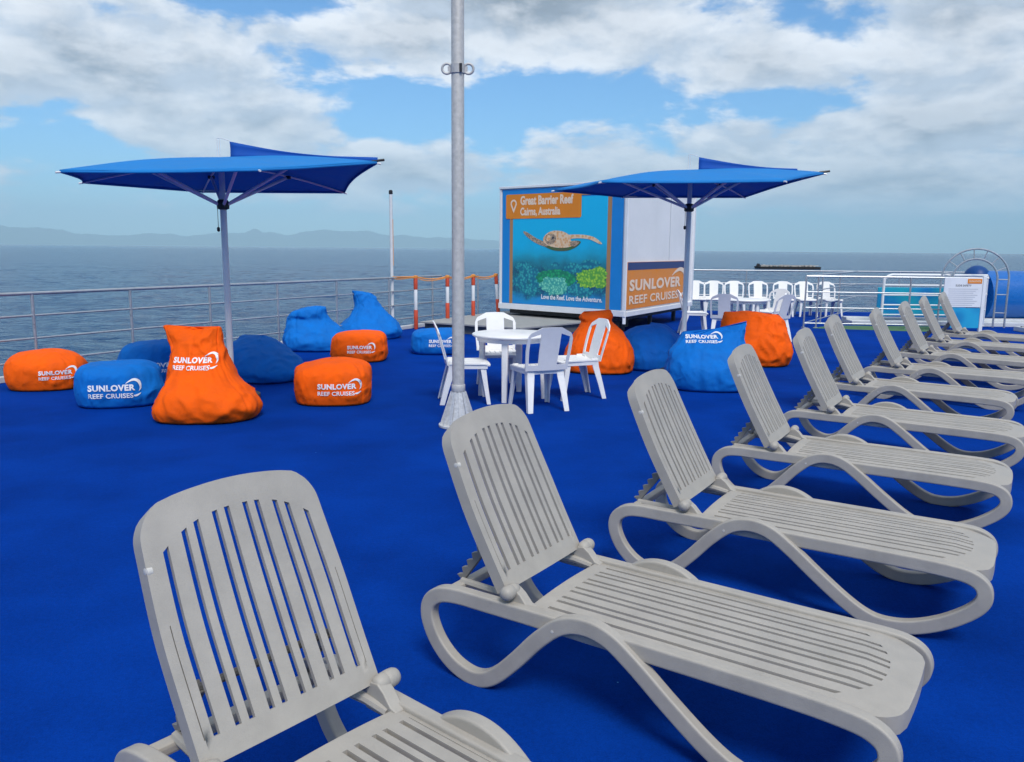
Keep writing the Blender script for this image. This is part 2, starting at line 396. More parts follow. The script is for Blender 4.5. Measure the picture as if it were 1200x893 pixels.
def logo2d(size):
    """two lines of lettering with the leaping swoosh: 2D verts and faces, origin at lower left, about 5.6*size wide"""
    vs, fs = [], []
    def put(v2, f2):
        o = len(vs); vs.extend(v2); fs.extend(tuple(i+o for i in f) for f in f2)
    for s, sz, x, y, b, spc in (('SUNLOVER', 1.0, 0, .92, .042, 1.08), ('REEF CRUISES', .80, 0, 0, .020, 1.03)):
        me = text_mesh(s, size*sz, b*size, spacing=spc)
        xs = [v.co.x for v in me.vertices]; w = max(xs)-min(xs); k = (5.35 if sz == 1 else 5.1)*size/w
        put([((v.co.x-min(xs))*k+x*size, v.co.y+y*size) for v in me.vertices], [tuple(p.vertices) for p in me.polygons])
        bpy.data.meshes.remove(me)
    c = spline([(4.3, 1.75, 0), (4.75, 2.05, 0), (5.25, 2.2, 0), (5.7, 2.0, 0), (5.9, 1.55, 0), (5.92, 1.1, 0), (5.75, .75, 0)], 6)
    w = [.05+.28*math.sin(math.pi*min(1, (i+.3)/(len(c)-1)))**1.2 for i in range(len(c))]
    put(*strip2d([(p.x*size, p.y*size) for p in c], [x*size for x in w]))
    c = spline([(5.95, .5, 0), (5.6, .28, 0), (5.3, .2, 0), (5.15, .3, 0)], 5)
    w = [.04+.2*math.sin(math.pi*i/(len(c)-1)) for i in range(len(c))]
    put(*strip2d([(p.x*size, p.y*size) for p in c], [x*size for x in w]))
    return vs, fs
def bm2d(vs, fs, maxlen):
    bm = bmesh.new(); V = [bm.verts.new((x, y, 0)) for x, y in vs]
    for f in fs:
        try: bm.faces.new([V[i] for i in f])
        except ValueError: pass
    bmesh.ops.triangulate(bm, faces=bm.faces)
    for _ in range(3):
        E_ = [e for e in bm.edges if e.calc_length() > maxlen]
        if not E_: break
        bmesh.ops.subdivide_edges(bm, edges=E_, cuts=1); bmesh.ops.triangulate(bm, faces=[f for f in bm.faces if len(f.verts) > 3])
    return bm

# ------------------------------------------------------------------ setting: sea, hills, air, deck
SEA = -4.0
def sheet(name, pts, z, m, kind='structure', thick=0):
    b = MB(); n = len(pts)
    if thick:
        b.rings([[(x, y, z-thick) for x, y in pts], [(x, y, z) for x, y in pts]])
    else: b.add([(x, y, z) for x, y in pts], [tuple(range(n))])
    o = b.build(name, m, smooth=False); o['kind'] = kind; return o
def sea():
    AZ = [R(-62+124*i/420) for i in range(421)]+[R(62+236*i/60) for i in range(1, 60)]
    RD = [6.0]
    while RD[-1] < 420: RD.append(RD[-1]*1.0115+.02)
    RD += [600, 900, 1500, 2600, 4500, 8600]
    b = MB(); n = len(AZ); vs = []
    for r in RD:
        k = (1-smooth01(180, 400, r))*smooth01(6, 14, r)
        for i, a in enumerate(AZ):
            x, y = r*math.sin(a), r*math.cos(a); z = 0
            if k > 0 and i <= 420:
                u, v = x*.82+y*.57, -x*.57+y*.82
                z = k*(.30*noise.noise((u*.09, v*.045, 1.3))+.26*(.5-abs(noise.noise((u*.30+.4*noise.noise((u*.1, v*.1, 7)), v*.17, 5.1))))+.10*noise.noise((u*.8, v*.5, 2.2)))
            vs.append((x, y, z))
    fs = [(i*n+j, i*n+(j+1) % n, (i+1)*n+(j+1) % n, (i+1)*n+j) for i in range(len(RD)-1) for j in range(n)]
    vs.append((0, 0, 0)); fs += [(j, len(vs)-1, (j+1) % n) for j in range(n)]
    b.add([(x, y, z+SEA) for x, y, z in vs], fs); o = b.build('sea', M['sea'], angle=180); o['kind'] = 'structure'
sea()
def hills():
    prof = [(-46, 14), (-40, 20), (-36, 24), (-33, 21), (-30.5, 19), (-29.5, 16), (-27.5, 12), (-25, 11), (-23.5, 14), (-21.5, 12), (-19.5, 15), (-18.2, 17), (-17.4, 23), (-16.7, 18), (-15.3, 14), (-14, 19), (-12.8, 21),
            (-11, 18), (-8, 15), (-5, 13), (-2, 10), (1, 7), (4, 4), (7, 0)]
    def H(a):
        for (a0, h0), (a1, h1) in zip(prof, prof[1:]):
            if a0 <= a <= a1: t = (a-a0)/(a1-a0); return h0+(h1-h0)*t*t*(3-2*t)
        return 0
    na, nd = 420, 14; D0, D1 = 29000., 34000.; rings = []
    for i in range(na+1):
        a = -46+53*i/na; h = H(a)*30.0+14
        row = []
        for j in range(nd+1):
            s = j/nd; D = D0+(D1-D0)*s
            e = math.sin(math.pi*min(1, s*1.25)) if s < .8 else 0
            e = max(0, math.sin(math.pi*s))**.8
            q = Vector((a*.35, s*3, 1.7))
            z = h*e*(1+.22*noise.fractal(q*2.2, 1, 2, 5))+26*noise.fractal(q*7, 1, 2, 4)*e
            row.append((math.sin(R(a))*D, math.cos(R(a))*D, SEA-16+max(0, z)))
        rings.append(row)
    b = MB(); n = nd+1; vs = [p for r in rings for p in r]
    b.add(vs, [(i*n+j, i*n+j+1, (i+1)*n+j+1, (i+1)*n+j) for i in range(na) for j in range(nd)])
    o = b.build('hills', M['hills'], angle=180); o['kind'] = 'structure'
hills()
def haze():
    b = MB(); b.box((0, 0, 739), (70000, 70000, 1522))
    m = bpy.data.materials.new('sea air'); m.use_nodes = True; t = m.node_tree; t.nodes.clear()
    o = N(t, 'ShaderNodeOutputMaterial'); v = N(t, 'ShaderNodeVolumePrincipled')
    v.inputs['Color'].default_value = (.57, .84, 1.0, 1); v.inputs['Density'].default_value = HAZE; v.inputs['Anisotropy'].default_value = -.3
    t.links.new(v.outputs[0], o.inputs['Volume'])
    h = b.build('haze', m, smooth=False); h['kind'] = 'stuff'
HAZE = 6.2e-5
haze()
# rail line on deck edge
RA, RB = Vector((-6.063, 9.616)), Vector((-2.486, 15.955))
RU = (RB-RA).normalized(); RN = Vector((-RU.y, RU.x))          # RN points out over the sea
def railpt(t, off=0): p = RA+RU*t+RN*off; return (p.x, p.y)
e0, e1 = railpt(-18, .12), railpt(9.6, .12)
DECK = [e0, e1, (1.5, 22.55), (22, 22.55), (22, -8), (e0[0], -8)]
sheet('deck', DECK, 0, M['deck'])
sheet('pontoon_hull', [(x*.999+.01, y*.999) for x, y in DECK], -.004, M['dark'], thick=5.0)
b = MB()
for t0, t1 in ((-17.9, 9.5),):
    a, c = railpt(t0, .06), railpt(t1, .06)
    ang = math.atan2(RU.y, RU.x); mid = ((a[0]+c[0])/2, (a[1]+c[1])/2)
    b.box((0, 0, .04), (t1-t0, .09, .08), Matrix.Translation((mid[0], mid[1], 0)) @ Matrix.Rotation(ang, 4, 'Z'))
tag(b.build('deck_kerb', M['kerb'], smooth=False, bevel=.012), kind='structure')
sheet('green_mat', [(6.5, 17.6), (8.3, 17.1), (9.35, 16.95), (9.45, 18.3), (7.2, 18.3)], .004, M['green_mat'])

# ------------------------------------------------------------------ railings
def railing(name, label, pts_fn, length, posts, zs, r=.021, start=0):
    root = empty(name, (*pts_fn(start), 0)); tag(root, label, 'railing')
    o = Vector((*pts_fn(start), 0))
    for i, z in enumerate(zs):
        q = MB(); P = [Vector((*pts_fn(start+(length-start)*k/6), z))-o for k in range(7)]
        q.tube(P, r if i == 0 else r*.62, 10); q.build('top_rail' if i == 0 else 'mid_rail', M['rail'], root)
    for t in posts:
        p = Vector((*pts_fn(t), 0))-o; q = MB(); q.tube([p, p+Vector((0, 0, zs[0]-.01))], .019, 10); q.lathe([(.05, 0), (.05, .012), (.02, .014)], 12, Matrix.Translation(p+Vector((0, 0, .002)))); q.build('post', M['rail'], root)
    return root
def dist(p): return (Vector(p)-RA).dot(RU)
pp = [dist(p) for p in ((-5.88, 9.94), (-5.22, 11.1), (-4.57, 12.26), (-3.89, 13.46), (-3.19, 14.72), (-2.44, 16.04), (-1.71, 17.33), (-.81, 18.92))]
railing('guard_rail', 'four bar steel guard rail along the deck edge beside the bean bags', lambda t: railpt(t, 0), 9.2, [pp[0]-1.34*k for k in (3, 2, 1)]+pp, (1.06, .79, .51, .23), start=-7)
railing('guard_rail', 'low steel rail behind the row of white chairs at far deck end', lambda t: (t, 22.4), 21, [2.2+2.1*k for k in range(9)], (1.12, .78, .45), start=2.0)

# ------------------------------------------------------------------ galvanised mast
def mast():
    root = empty('mast', (-.50, 7.45, 0)); tag(root, 'tall thick galvanised pole with a flared ribbed foot behind the lounger', 'pole')
    q = MB(); q.lathe([(.057, .02), (.057, 2.9), (.0565, 2.902), (.0565, 4.6), (.05, 4.62)], 28); q.build('shaft', M['galv'], root)
    q = MB(); q.lathe([(.062, .335), (.064, .34), (.064, .395), (.061, .40)], 28); q.build('collar', M['galv'], root)
    q = MB(); q.lathe([(.185, .004), (.185, .022), (.18, .026), (.06, .026)], 32); q.build('base_plate', M['galv_white'], root, bevel=0)
    q = MB()
    for k in range(12):
        a = 2*math.pi*(k+.3)/12
        q.prism([(.05, .026), (.165, .026), (.165, .05), (.072, .335), (.05, .335)], .007, Matrix.Rotation(a, 4, 'Z') @ Matrix.Translation((0, -.0035, 0)))
    q.lathe([(.135, .026), (.064, .33)], 24)
    q.build('gusset', M['galv_white'], root, smooth=False)
    z = 3.2; q = MB()
    q.lathe([(.060, z-.04), (.064, z-.038), (.064, z+.038), (.060, z+.04)], 28)
    c = q.build('clamp', M['galv'], root)
    for s in (-1, 1):
        e = MB()
        mt = Matrix.Translation((s*.095, -.006, z)) @ Matrix.Rotation(R(90), 4, 'X')
        P = [(.042*math.cos(2*math.pi*k/20), .042*math.sin(2*math.pi*k/20), 0) for k in range(20)]
        e.tube([mt @ Vector(p) for p in P], .011, 8, closed=True)
        e.box((s*.072, -.006, z), (.03, .012, .04))
        e.build('ear', M['galv'], c)
    e = MB(); e.tube([(.03, -.062, z-.035), (.03, -.066, z+.035)], .012, 8); e.build('bolt', M['dark'], c)
mast()
# thin white post at the end of the rail
root = empty('flag_post', (-2.40, 16.2, 0)); tag(root, 'slim white post with black cap standing beside the guard rail', 'post')
q = MB(); q.tube([(0, 0, 0), (0, 0, 2.72)], .032, 14); q.build('shaft', M['pole_paint'], root)
q = MB(); q.lathe([(.037, 2.68), (.039, 2.70), (.037, 2.745), (.02, 2.76)], 14); q.build('cap', M['black'], root)
q = MB(); q.lathe([(.08, .002), (.08, .015), (.034, .02)], 16); q.build('base_plate', M['pole_paint'], root)
q = MB(); q.tube([(.034, 0, 1.3), (.034, 0, 2.2)], .006, 6); q.build('halyard', M['rope'], root)

# ------------------------------------------------------------------ platform
PF = [(-1.85, 16.19), (.15, 15.05), (1.75, 16.75), (2.6, 17.6), (.35, 19.6), (-.35, 18.95)]
root = empty('platform', (-1.85, 16.19, 0)); tag(root, 'low grey platform in front of the reef banner', 'platform')
o = Vector((-1.85, 16.19, 0))
q = MB(); q.rings([[(x-o.x, y-o.y, .165) for x, y in PF], [(x-o.x, y-o.y, .2) for x, y in PF]]); q.build('board', M['platform'], root, smooth=False, bevel=.006)
q = MB(); cx_, cy_ = sum(p[0] for p in PF)/6, sum(p[1] for p in PF)/6
q.rings([[(cx_+(x-cx_)*.96-o.x, cy_+(y-cy_)*.96-o.y, .002) for x, y in PF], [(cx_+(x-cx_)*.96-o.x, cy_+(y-cy_)*.96-o.y, .164) for x, y in PF]]); q.build('skirt', M['platform_side'], root, smooth=False)

# ------------------------------------------------------------------ striped barrier sleeves and rope
def sleeve(x, y, z0, lab, lean=0):
    root = empty('striped_sleeve', (x, y, z0)); tag(root, lab, 'barrier post', 'red and white sleeves along the platform edge')
    H = 1.06-z0 if z0 < .1 else .86
    H = 1.07-z0
    cuts = [(0, .37*H+.0), (.37*H, .76*H), (.76*H, H)]
    ln = lambda z: lean*(1-z/H)
    for i, (a, c) in enumerate(cuts):
        q = MB(); r = (.042, .036, .042)[i]
        q.rings([[(ln(z)+rr*math.cos(2*math.pi*j/14), rr*math.sin(2*math.pi*j/14), z) for j in range(14)] for rr, z in ((r*.9, a), (r, a+.012), (r, c-.012), (r*.9, c))])
        q.build('sleeve_band', M['stripe_red'] if i != 1 else M['white_paint'], root)
    q = MB(); q.lathe([(.012, H-.03), (.047, H-.02), (.05, H), (.046, H+.02), (.012, H+.03)], 12); q.build('rope_knot', M['rope'], root)
    return root
SL = [(-1.98, 16.60, .002), (-1.36, 16.95, .202), (-.86, 17.7, .202), (-.385, 18.4, .202)]
sleeve(*SL[0], 'red and white striped sleeve standing on the deck beside the blue pouf')
sleeve(*SL[1], 'striped red and white sleeve second from the slim white post')
sleeve(*SL[2], 'striped red and white sleeve between the galvanised pole and the leaning sleeve')
sleeve(*SL[3], 'leaning striped red and white sleeve at the corner of the reef banner', lean=.06)
q = MB(); pts = [(-2.38, 16.17, 1.08)]
for i, (x, y, z) in enumerate(SL):
    px_ = pts[-1]
    for k in range(1, 7):
        t = k/6; pts.append((px_[0]+(x-px_[0])*t, px_[1]-.05*0+(y-px_[1])*t, 1.07-.05*math.sin(math.pi*t)*(i != 0)))
q.tube(pts, .013, 7)
q.tube([(p[0]+.01, p[1]-.02, p[2]-.03-.01*math.sin(i)) for i, p in enumerate(pts)], .009, 6)
tag(q.build('barrier_rope', M['rope']), 'orange rope tied along the tops of the striped sleeves', 'rope')

# ------------------------------------------------------------------ sign container
def container():
    A = Vector((2.20, 16.0, 0)); u = Vector((-2.47, 2.12, 0)); v = Vector((2.06, 3.5, 0)); z0, z1 = .34, 2.94
    root = empty('sign_kiosk', A); tag(root, 'white cargo kiosk carrying the reef banner and the orange cruise sign', 'kiosk')
    lu, lv = u.length, v.length; un, vn = u.normalized(), v.normalized()
    P = [Vector((0, 0, 0)), v, u+v, u]
    q = MB(); q.rings([[tuple(p+Vector((0, 0, z0))) for p in P], [tuple(p+Vector((0, 0, z1))) for p in P]]); q.build('wall', M['panel_white'], root, smooth=False)
    nu = Vector((un.y, -un.x, 0)); nu = nu if nu.y < 0 else -nu          # outward normal of banner side
    nv = Vector((vn.y, -vn.x, 0))                                        # outward normal of sign side
    # frames: local x along the face, z up, -y outward
    FB = Matrix((( -un.x, -nu.x, 0, u.x), (-un.y, -nu.y, 0, u.y), (0, 0, 1, z0), (0, 0, 0, 1)))
    FS = Matrix(((vn.x, -nv.x, 0, 0), (vn.y, -nv.y, 0, 0), (0, 0, 1, z0), (0, 0, 0, 1)))
    H = z1-z0
    def face_empty(F): 
        return F
    def place(o, F): o.matrix_local = F; return o
    # --- trims of the body
    q = MB(); q.box((lu/2, -.02, .06), (lu+.06, .05, .12)); place(q.build('sill_beam', M['white_paint'], root, smooth=False, bevel=.008), FB)
    q = MB(); q.box((lv/2+.02, -.02, .05), (lv-.04, .05, .10)); place(q.build('sill_beam', M['white_paint'], root, smooth=False, bevel=.008), FS)
    q = MB(); q.box((0, -.012, H/2), (.05, .03, H)); place(q.build('corner_post', M['white_paint'], root, smooth=False, bevel=.006), FB)
    q = MB(); q.box((lu, -.012, H/2), (.07, .05, H+.01)); place(q.build('corner_post', M['white_paint'], root, smooth=False, bevel=.006), FB)
    q = MB(); q.box((lv, -.012, H/2), (.09, .05, H)); place(q.build('corner_post', M['white_paint'], root, smooth=False, bevel=.006), FS)
    q = MB(); q.box((lu/2, -.012, H+.01), (lu+.06, .06, .05)); place(q.build('roof_edge', M['white_paint'], root, smooth=False, bevel=.006), FB)
    q = MB(); q.box((lv/2, -.012, H+.01), (lv-.04, .06, .05)); place(q.build('roof_edge', M['white_paint'], root, smooth=False, bevel=.006), FS)
    # --- banner
    bw = lu-.13; bh = H-.16; bx = .055
    q = MB(); q.box((bx+bw/2, -.012, .13+bh/2), (bw, .012, bh)); ban = place(q.build('banner', M['sign_blue'], root, smooth=False), FB)
    def sub(mb, name, m, depth, smooth=False):
        o = mb.build(name, m, ban, smooth=smooth); o.matrix_local = Matrix.Translation((bx, -.018-depth, .13)); return o
    def fx(px): return px                                                # helper names: fractions of the banner
    X = lambda f: f*bw
    Z = lambda f: f*bh
    pic = [(.085, .0), (.915, .0), (.915, .915), (.085, .915)]
    q = MB(); q.prism([(X(a), Z(c)) for a, c in pic], .002); sub(q, 'reef_picture', M['reef'], .002)
    q = MB()
    for a, c, d, e in ((.07, 0, .098, .78), (.885, 0, .915, .955), (.66, .925, .885, .955)):
        q.prism([(X(a), Z(c)), (X(d), Z(c)), (X(d), Z(e)), (X(a), Z(e))], .002)
    sub(q, 'tan_border', M['sign_tan'], .005)
    def rr2(x0, y0, x1, y1, r):
        P = []
        for cx, cy, a0 in ((x1-r, y1-r, 0), (x0+r, y1-r, 90), (x0+r, y0+r, 180), (x1-r, y0+r, 270)):
            for i in range(5): P.append((cx+r*math.cos(R(a0+22.5*i)), cy+r*math.sin(R(a0+22.5*i))))
        return P
    q = MB(); q.prism(rr2(X(.035), Z(.745), X(.68), Z(.955), .04), .003); sub(q, 'place_badge', M['sign_orange'], .009)
    def letters(s, size, x, z, depth, bold, width, m, name):
        me = text_mesh(s, size, bold); xs = [v_.co.x for v_ in me.vertices]; k = width/(max(xs)-min(xs))
        q = MB(); q.add([((v_.co.x-min(xs))*k+x, 0, v_.co.y+z) for v_ in me.vertices], [tuple(p.vertices) for p in me.polygons]); bpy.data.meshes.remove(me)
        return sub(q, name, m, depth)
    letters('Great Barrier Reef', .25, X(.165), Z(.865), .011, .010, X(.45), M['print_cream'], 'lettering')
    letters('Cairns, Australia', .22, X(.165), Z(.775), .011, .008, X(.345), M['print_cream'], 'lettering')
    letters('Love the Reef. Love the Adventure.', .135, X(.36), Z(.055), .011, .004, X(.50), M['print_white'], 'lettering')
    # pin symbol
    q = MB(); cx, cz, ro, ri = X(.105), Z(.875), .088, .052
    out = [(cx+ro*math.cos(R(a)), cz+ro*math.sin(R(a))) for a in range(-30, 211, 15)]; inn = [(cx+ri*math.cos(R(a)), cz+ri*math.sin(R(a))) for a in range(-30, 211, 15)]
    n = len(out); q.add([(x, 0, z) for x, z in out+inn], [(i, i+1, n+i+1, n+i) for i in range(n-1)])
    tip = (cx, 0, cz-.20); q.add([(*out[0][:1], 0, out[0][1]), (*inn[0][:1], 0, inn[0][1]), (cx, 0, cz-.115), (inn[-1][0], 0, inn[-1][1]), (out[-1][0], 0, out[-1][1]), tip], [(0, 1, 2, 5), (2, 3, 4, 5)])
    sub(q, 'place_pin', M['print_cream'], .011)
    # corals
    def blob(cx, cz, rx, rz, m, d, seed, spiky=.12):
        rnd_ = random.Random(seed); n = 46; P = []
        for i in range(n):
            a = 2*math.pi*i/n; k = 1+spiky*rnd_.uniform(-1, 1)
            z = cz+rz*math.sin(a)*k; P.append((X(cx)+X(rx)*math.cos(a)*k, max(Z(.02), Z(z))))
        q = MB(); q.add([(X(cx), 0, Z(cz))]+[(x, 0, z) for x, z in P], [(0, i+1, (i+1) % n+1) for i in range(n)]); sub(q, 'coral', m, d)
    for i_, (a_, c_, d_, e_) in enumerate(((.16, .20, .07, .05), (.25, .27, .09, .06), (.20, .33, .07, .04), (.33, .20, .07, .05), (.62, .33, .07, .04), (.76, .36, .08, .04), (.60, .17, .07, .05), (.70, .13, .08, .05), (.25, .13, .08, .05))):
        blob(a_, c_, d_, e_, M['coral_teal'], .003+.0002*i_, 20+i_, .14)
    rq = random.Random(11)
    for i_ in range(16): blob(rq.uniform(.13, .87), rq.uniform(.10, .36), rq.uniform(.025, .05), rq.uniform(.02, .035), M[rq.choice(('coral_teal', 'coral_teal', 'coral_mint', 'coral_green'))], .0022+.00005*i_, 60+i_, .18)
    blob(.48, .235, .17, .075, M['coral_green'], .0052, 3, .06)
    blob(.47, .175, .12, .075, M['coral_mint'], .006, 4, .16)
    blob(.735, .245, .085, .075, M['coral_lime'], .006, 5, .16)
    blob(.83, .285, .06, .06, M['coral_lime'], .007, 6, .16); blob(.84, .215, .05, .05, M['coral_lime'], .008, 7, .16)
    # turtle
    def poly(pts, m, d, name):
        c = spline([(a, 0, e) for a, e in pts], 5, closed=True); P = [(X(p.x), Z(p.z)) for p in c]; n = len(P)
        mx, mz = sum(p[0] for p in P)/n, sum(p[1] for p in P)/n
        q = MB(); q.prism(P, .001); return sub(q, name, m, d)
    poly([(.37, .52), (.45, .475), (.56, .47), (.64, .50), (.68, .545), (.62, .555), (.5, .53)], M['turtle_shell'], .006, 'turtle_shell')
    poly([(.40, .535), (.31, .575), (.23, .625), (.195, .635), (.205, .61), (.27, .555), (.35, .515), (.40, .505)], M['turtle_dark'], .007, 'turtle_flipper')
    poly([(.56, .60), (.68, .605), (.78, .585), (.845, .535), (.825, .53), (.75, .565), (.66, .575), (.58, .57)], M['turtle_skin'], .008, 'turtle_flipper')
    poly([(.37, .55), (.385, .60), (.44, .635), (.52, .635), (.58, .605), (.60, .56), (.62, .52), (.58, .50), (.50, .495), (.42, .51)], M['turtle_skin'], .0095, 'turtle_body')
    poly([(.60, .545), (.64, .555), (.67, .545), (.64, .51), (.60, .515)], M['turtle_dark'], .0105, 'turtle_flipper')
    poly([(.385, .565), (.40, .605), (.435, .615), (.47, .60), (.478, .565), (.455, .53), (.41, .525)], M['turtle_dark'], .011, 'turtle_head')
    poly([(.395, .575), (.41, .60), (.43, .595), (.425, .56), (.405, .55)], M['turtle_skin'], .012, 'turtle_cheek')
    poly([(.443, .58), (.452, .592), (.463, .585), (.458, .57), (.447, .568)], M['print_dark'], .0125, 'turtle_eye')
    # --- orange side sign
    sw = lv*.90; sh = .93; sx0 = .06
    q = MB(); q.box((sx0+sw/2, -.016, .14+sh/2), (sw, .012, sh)); sg = place(q.build('side_sign', M['sign_orange'], root, smooth=False), FS)
    q = MB(); q.box((sx0+sw/2, -.024, .14+sh-.08), (sw-.01, .004, .15)); o_ = q.build('header_band', M['sign_navy'], sg, smooth=False)
    vs, fs = logo2d(.30); 
    q = MB(); kx = (sw*.93)/(5.95*.30); q.add([(sx0+.10+x*kx, -.0285, .14+.10+y*.98) for x, y in vs], fs); q.build('logo', M['print_cream'], sg, smooth=False)
    q = MB()
    q.box((lv*.60, -.004, .14+.93+(H-1.2)/2+.02), (.012, .010, H-1.2)); place(q.build('panel_seam', M['print_grey'], root, smooth=False), FS)
    # chassis
    q = MB(); c = (u+v)/2
    for fr in (.12, .5, .88):
        p = v*fr+u*.08; q.tube([tuple(p+Vector((0, 0, .0))), tuple(p+Vector((0, 0, z0-.005)))], .05, 8)
        p = v*fr+u*.9; q.tube([tuple(p+Vector((0, 0, .0))), tuple(p+Vector((0, 0, z0-.005)))], .05, 8)
    Pq = [v*.04+u*.05, v*.96+u*.05, v*.96+u*.95, v*.04+u*.95]
    q.rings([[tuple(p+Vector((0, 0, z0-.10))) for p in Pq], [tuple(p+Vector((0, 0, z0-.003))) for p in Pq]]); q.build('chassis', M['dark'], root, smooth=False)
    q = MB(); p = v*.02-nv*.0
    q.box((0, 0, z0-.07), (.06, .06, .14)); q.build('jack_leg', M['white_paint'], root, smooth=False)
container()

# ------------------------------------------------------------------ parasols
def parasol(x, y, dz, rot, label, finlen, rad=(.95, 1, .98, .90, .90, .97)):
    root = empty('parasol', (x, y, 0), rot); tag(root, label, 'parasol', 'blue parasols with a sail fin')
    ez = 2.325+dz; top = 2.57+dz; Rr = 1.74
    q = MB(); q.lathe([(.034, .03), (.034, 2.09+dz), (.03, 2.1+dz), (.03, top-.03)], 18); q.build('pole', M['pole_paint'], root)
    q = MB(); q.lathe([(.30, .003), (.30, .05), (.27, .062), (.06, .07), (.05, .30), (.036, .305)], 28); q.build('base', M['dark'], root)
    q = MB(); q.lathe([(.036, 2.03+dz), (.062, 2.04+dz), (.066, 2.10+dz), (.05, 2.13+dz), (.036, 2.135+dz)], 18); q.build('hub', M['black'], root)
    # corners
    ANG = (-2, 55, 117, 174, 226, 300); C = []
    for k in range(6):
        a = R(ANG[k]); zz = ez+(.21 if k == 0 else 0); rr = Rr*rad[k]
        C.append(Vector((rr*math.cos(a), rr*math.sin(a), zz)))
    T = Vector((0, 0, top))
    # cloth: 6 sectors, sagging between ribs
    n = 12; m = 10; vs = []; fs = []
    for k in range(6):
        A, B = C[k], C[(k+1) % 6]
        o0 = len(vs)
        for i in range(n+1):
            s = i/n
            for j in range(m+1):
                t = j/m
                e = A.lerp(B, t); e = e*(1-.05*math.sin(math.pi*t)) if True else e
                e.z = A.z+(B.z-A.z)*t+.015*math.sin(math.pi*t)
                p = T.lerp(e, s); p.z += .035*math.sin(math.pi*s)*(1-.55*math.sin(math.pi*t))-.02*s*math.sin(math.pi*t)
                p.z += .006*noise.noise(Vector((p.x*3, p.y*3, 4+dz)))*s
                vs.append(p)
        for i in range(n):
            for j in range(m):
                a = o0+i*(m+1)+j; fs.append((a, a+1, a+m+2, a+m+1))
    b = bmesh.new(); V = [b.verts.new(p) for p in vs]
    for f in fs:
        try: b.faces.new([V[i] for i in f])
        except ValueError: pass
    bmesh.ops.remove_doubles(b, verts=b.verts, dist=.002); bmesh.ops.recalc_face_normals(b, faces=b.faces)
    me = bpy.data.meshes.new('canopy'); b.to_mesh(me); b.free()
    o = finish('canopy', me, M['canopy'], root, angle=60); sm = o.modifiers.new('solid', 'SOLIDIFY'); sm.thickness = .006
    # hem hanging from the edge
    q = MB(); P = []
    for k in range(6):
        A, B = C[k], C[(k+1) % 6]
        for j in range(m):
            t = j/m; e = A.lerp(B, t)*(1-.05*math.sin(math.pi*t)); z = A.z+(B.z-A.z)*t+.015*math.sin(math.pi*t)-.02*math.sin(math.pi*t)
            P.append((e.x, e.y, z))
    k6 = len(P)
    q.add([(x, y, z-.004) for x, y, z in P]+[(x*1.001, y*1.001, z-.026) for x, y, z in P], [(i, (i+1) % k6, (i+1) % k6+k6, i+k6) for i in range(k6)])
    h = q.build('hem', M['canopy'], root, angle=60); sm = h.modifiers.new('solid', 'SOLIDIFY'); sm.thickness = .005
    for k in range(6):
        q = MB(); a = T+Vector((0, 0, -.05)); e = C[k]*1.0; P = []
        for i in range(9):
            s = i/8; p = a.lerp(e, s); p.z += .035*math.sin(math.pi*s)-.02; P.append(p)
        e = Vector((C[k].x, C[k].y, 0)).normalized(); P.append(C[k]+e*.035+Vector((0, 0, -.025))); 
        q.tube(P, .010, 8); rb = q.build('rib', M['pole_paint'], root)
        q = MB(); h = Vector((.05*math.cos(R(ANG[k])), .05*math.sin(R(ANG[k])), 2.085+dz)); q.tube([h, P[4]+Vector((0, 0, -.012))], .017, 8); q.build('strut', M['pole_paint'], rb)
        q = MB(); q.box(tuple(P[4]+Vector((0, 0, -.012))), (.06, .06, .035), None); q.build('joint', M['black'], rb, smooth=False)
    # mast head and sail fin over the raised corner
    q = MB()
    for s in (-1, 1): q.tube([(s*.012-.02, 0, top-.02), (s*.012-.02, 0, top+.19)], .004, 6)
    q.tube([(-.035, 0, top+.19), (.0, 0, top+.195), (.10, 0, top+.165)], .004, 6); q.build('mast_head', M['pole_paint'], root)
    d = (C[0]-T); d.z = 0; L_ = d.length; d.normalize(); n = 20; rows = []
    for i in range(n+1):
        s = i/n; r = .10+(L_*finlen-.10)*s
        f = r/L_; zt = top+.175+(C[0].z+.04-top-.175)*f-.05*math.sin(math.pi*min(1, f))**1.2
        zb = T.z+(C[0].z-T.z)*f+.035*math.sin(math.pi*f)-.012
        w = .03*math.sin(3*s+1)*.5
        nn = Vector((-d.y, d.x, 0))
        rows.append([Vector((0, 0, zb+(max(zt, zb+.004)-zb)*j/4))+d*r+nn*w*math.sin(math.pi*j/4) for j in range(5)])
    q = MB(); q.add([p for r_ in rows for p in r_], [(i*5+j, i*5+j+1, i*5+j+6, i*5+j+5) for i in range(n) for j in range(4)])
    o = q.build('sail_fin', M['fin'], root, angle=60); sm = o.modifiers.new('solid', 'SOLIDIFY'); sm.thickness = .005
    q = MB(); e = Vector((C[0].x, C[0].y, 0)).normalized(); q.tube([C[0]-e*.06, C[0]+e*.07+Vector((0, 0, .015))], .013, 8); q.build('corner_tip', M['black'], root)
    # pull cord
    q = MB(); q.tube([(-.05, -.03, 2.05+dz), (-.05, -.03, 1.84+dz)], .003, 5); q.lathe([(.008, 1.80+dz), (.016, 1.81+dz), (.016, 1.84+dz), (.006, 1.85+dz)], 10, Matrix.Translation((-.05, -.03, 0))); q.build('pull_cord', M['black'], root)
parasol(-3.07, 8.75, 0, 0, 'blue parasol standing behind the upright orange bean bag', 1.0)
parasol(2.31, 10.9, .12, R(-4), 'blue parasol standing in front of the white kiosk and its banner', .80, (.97, 1, .98, 1.03, 1.0, .97))

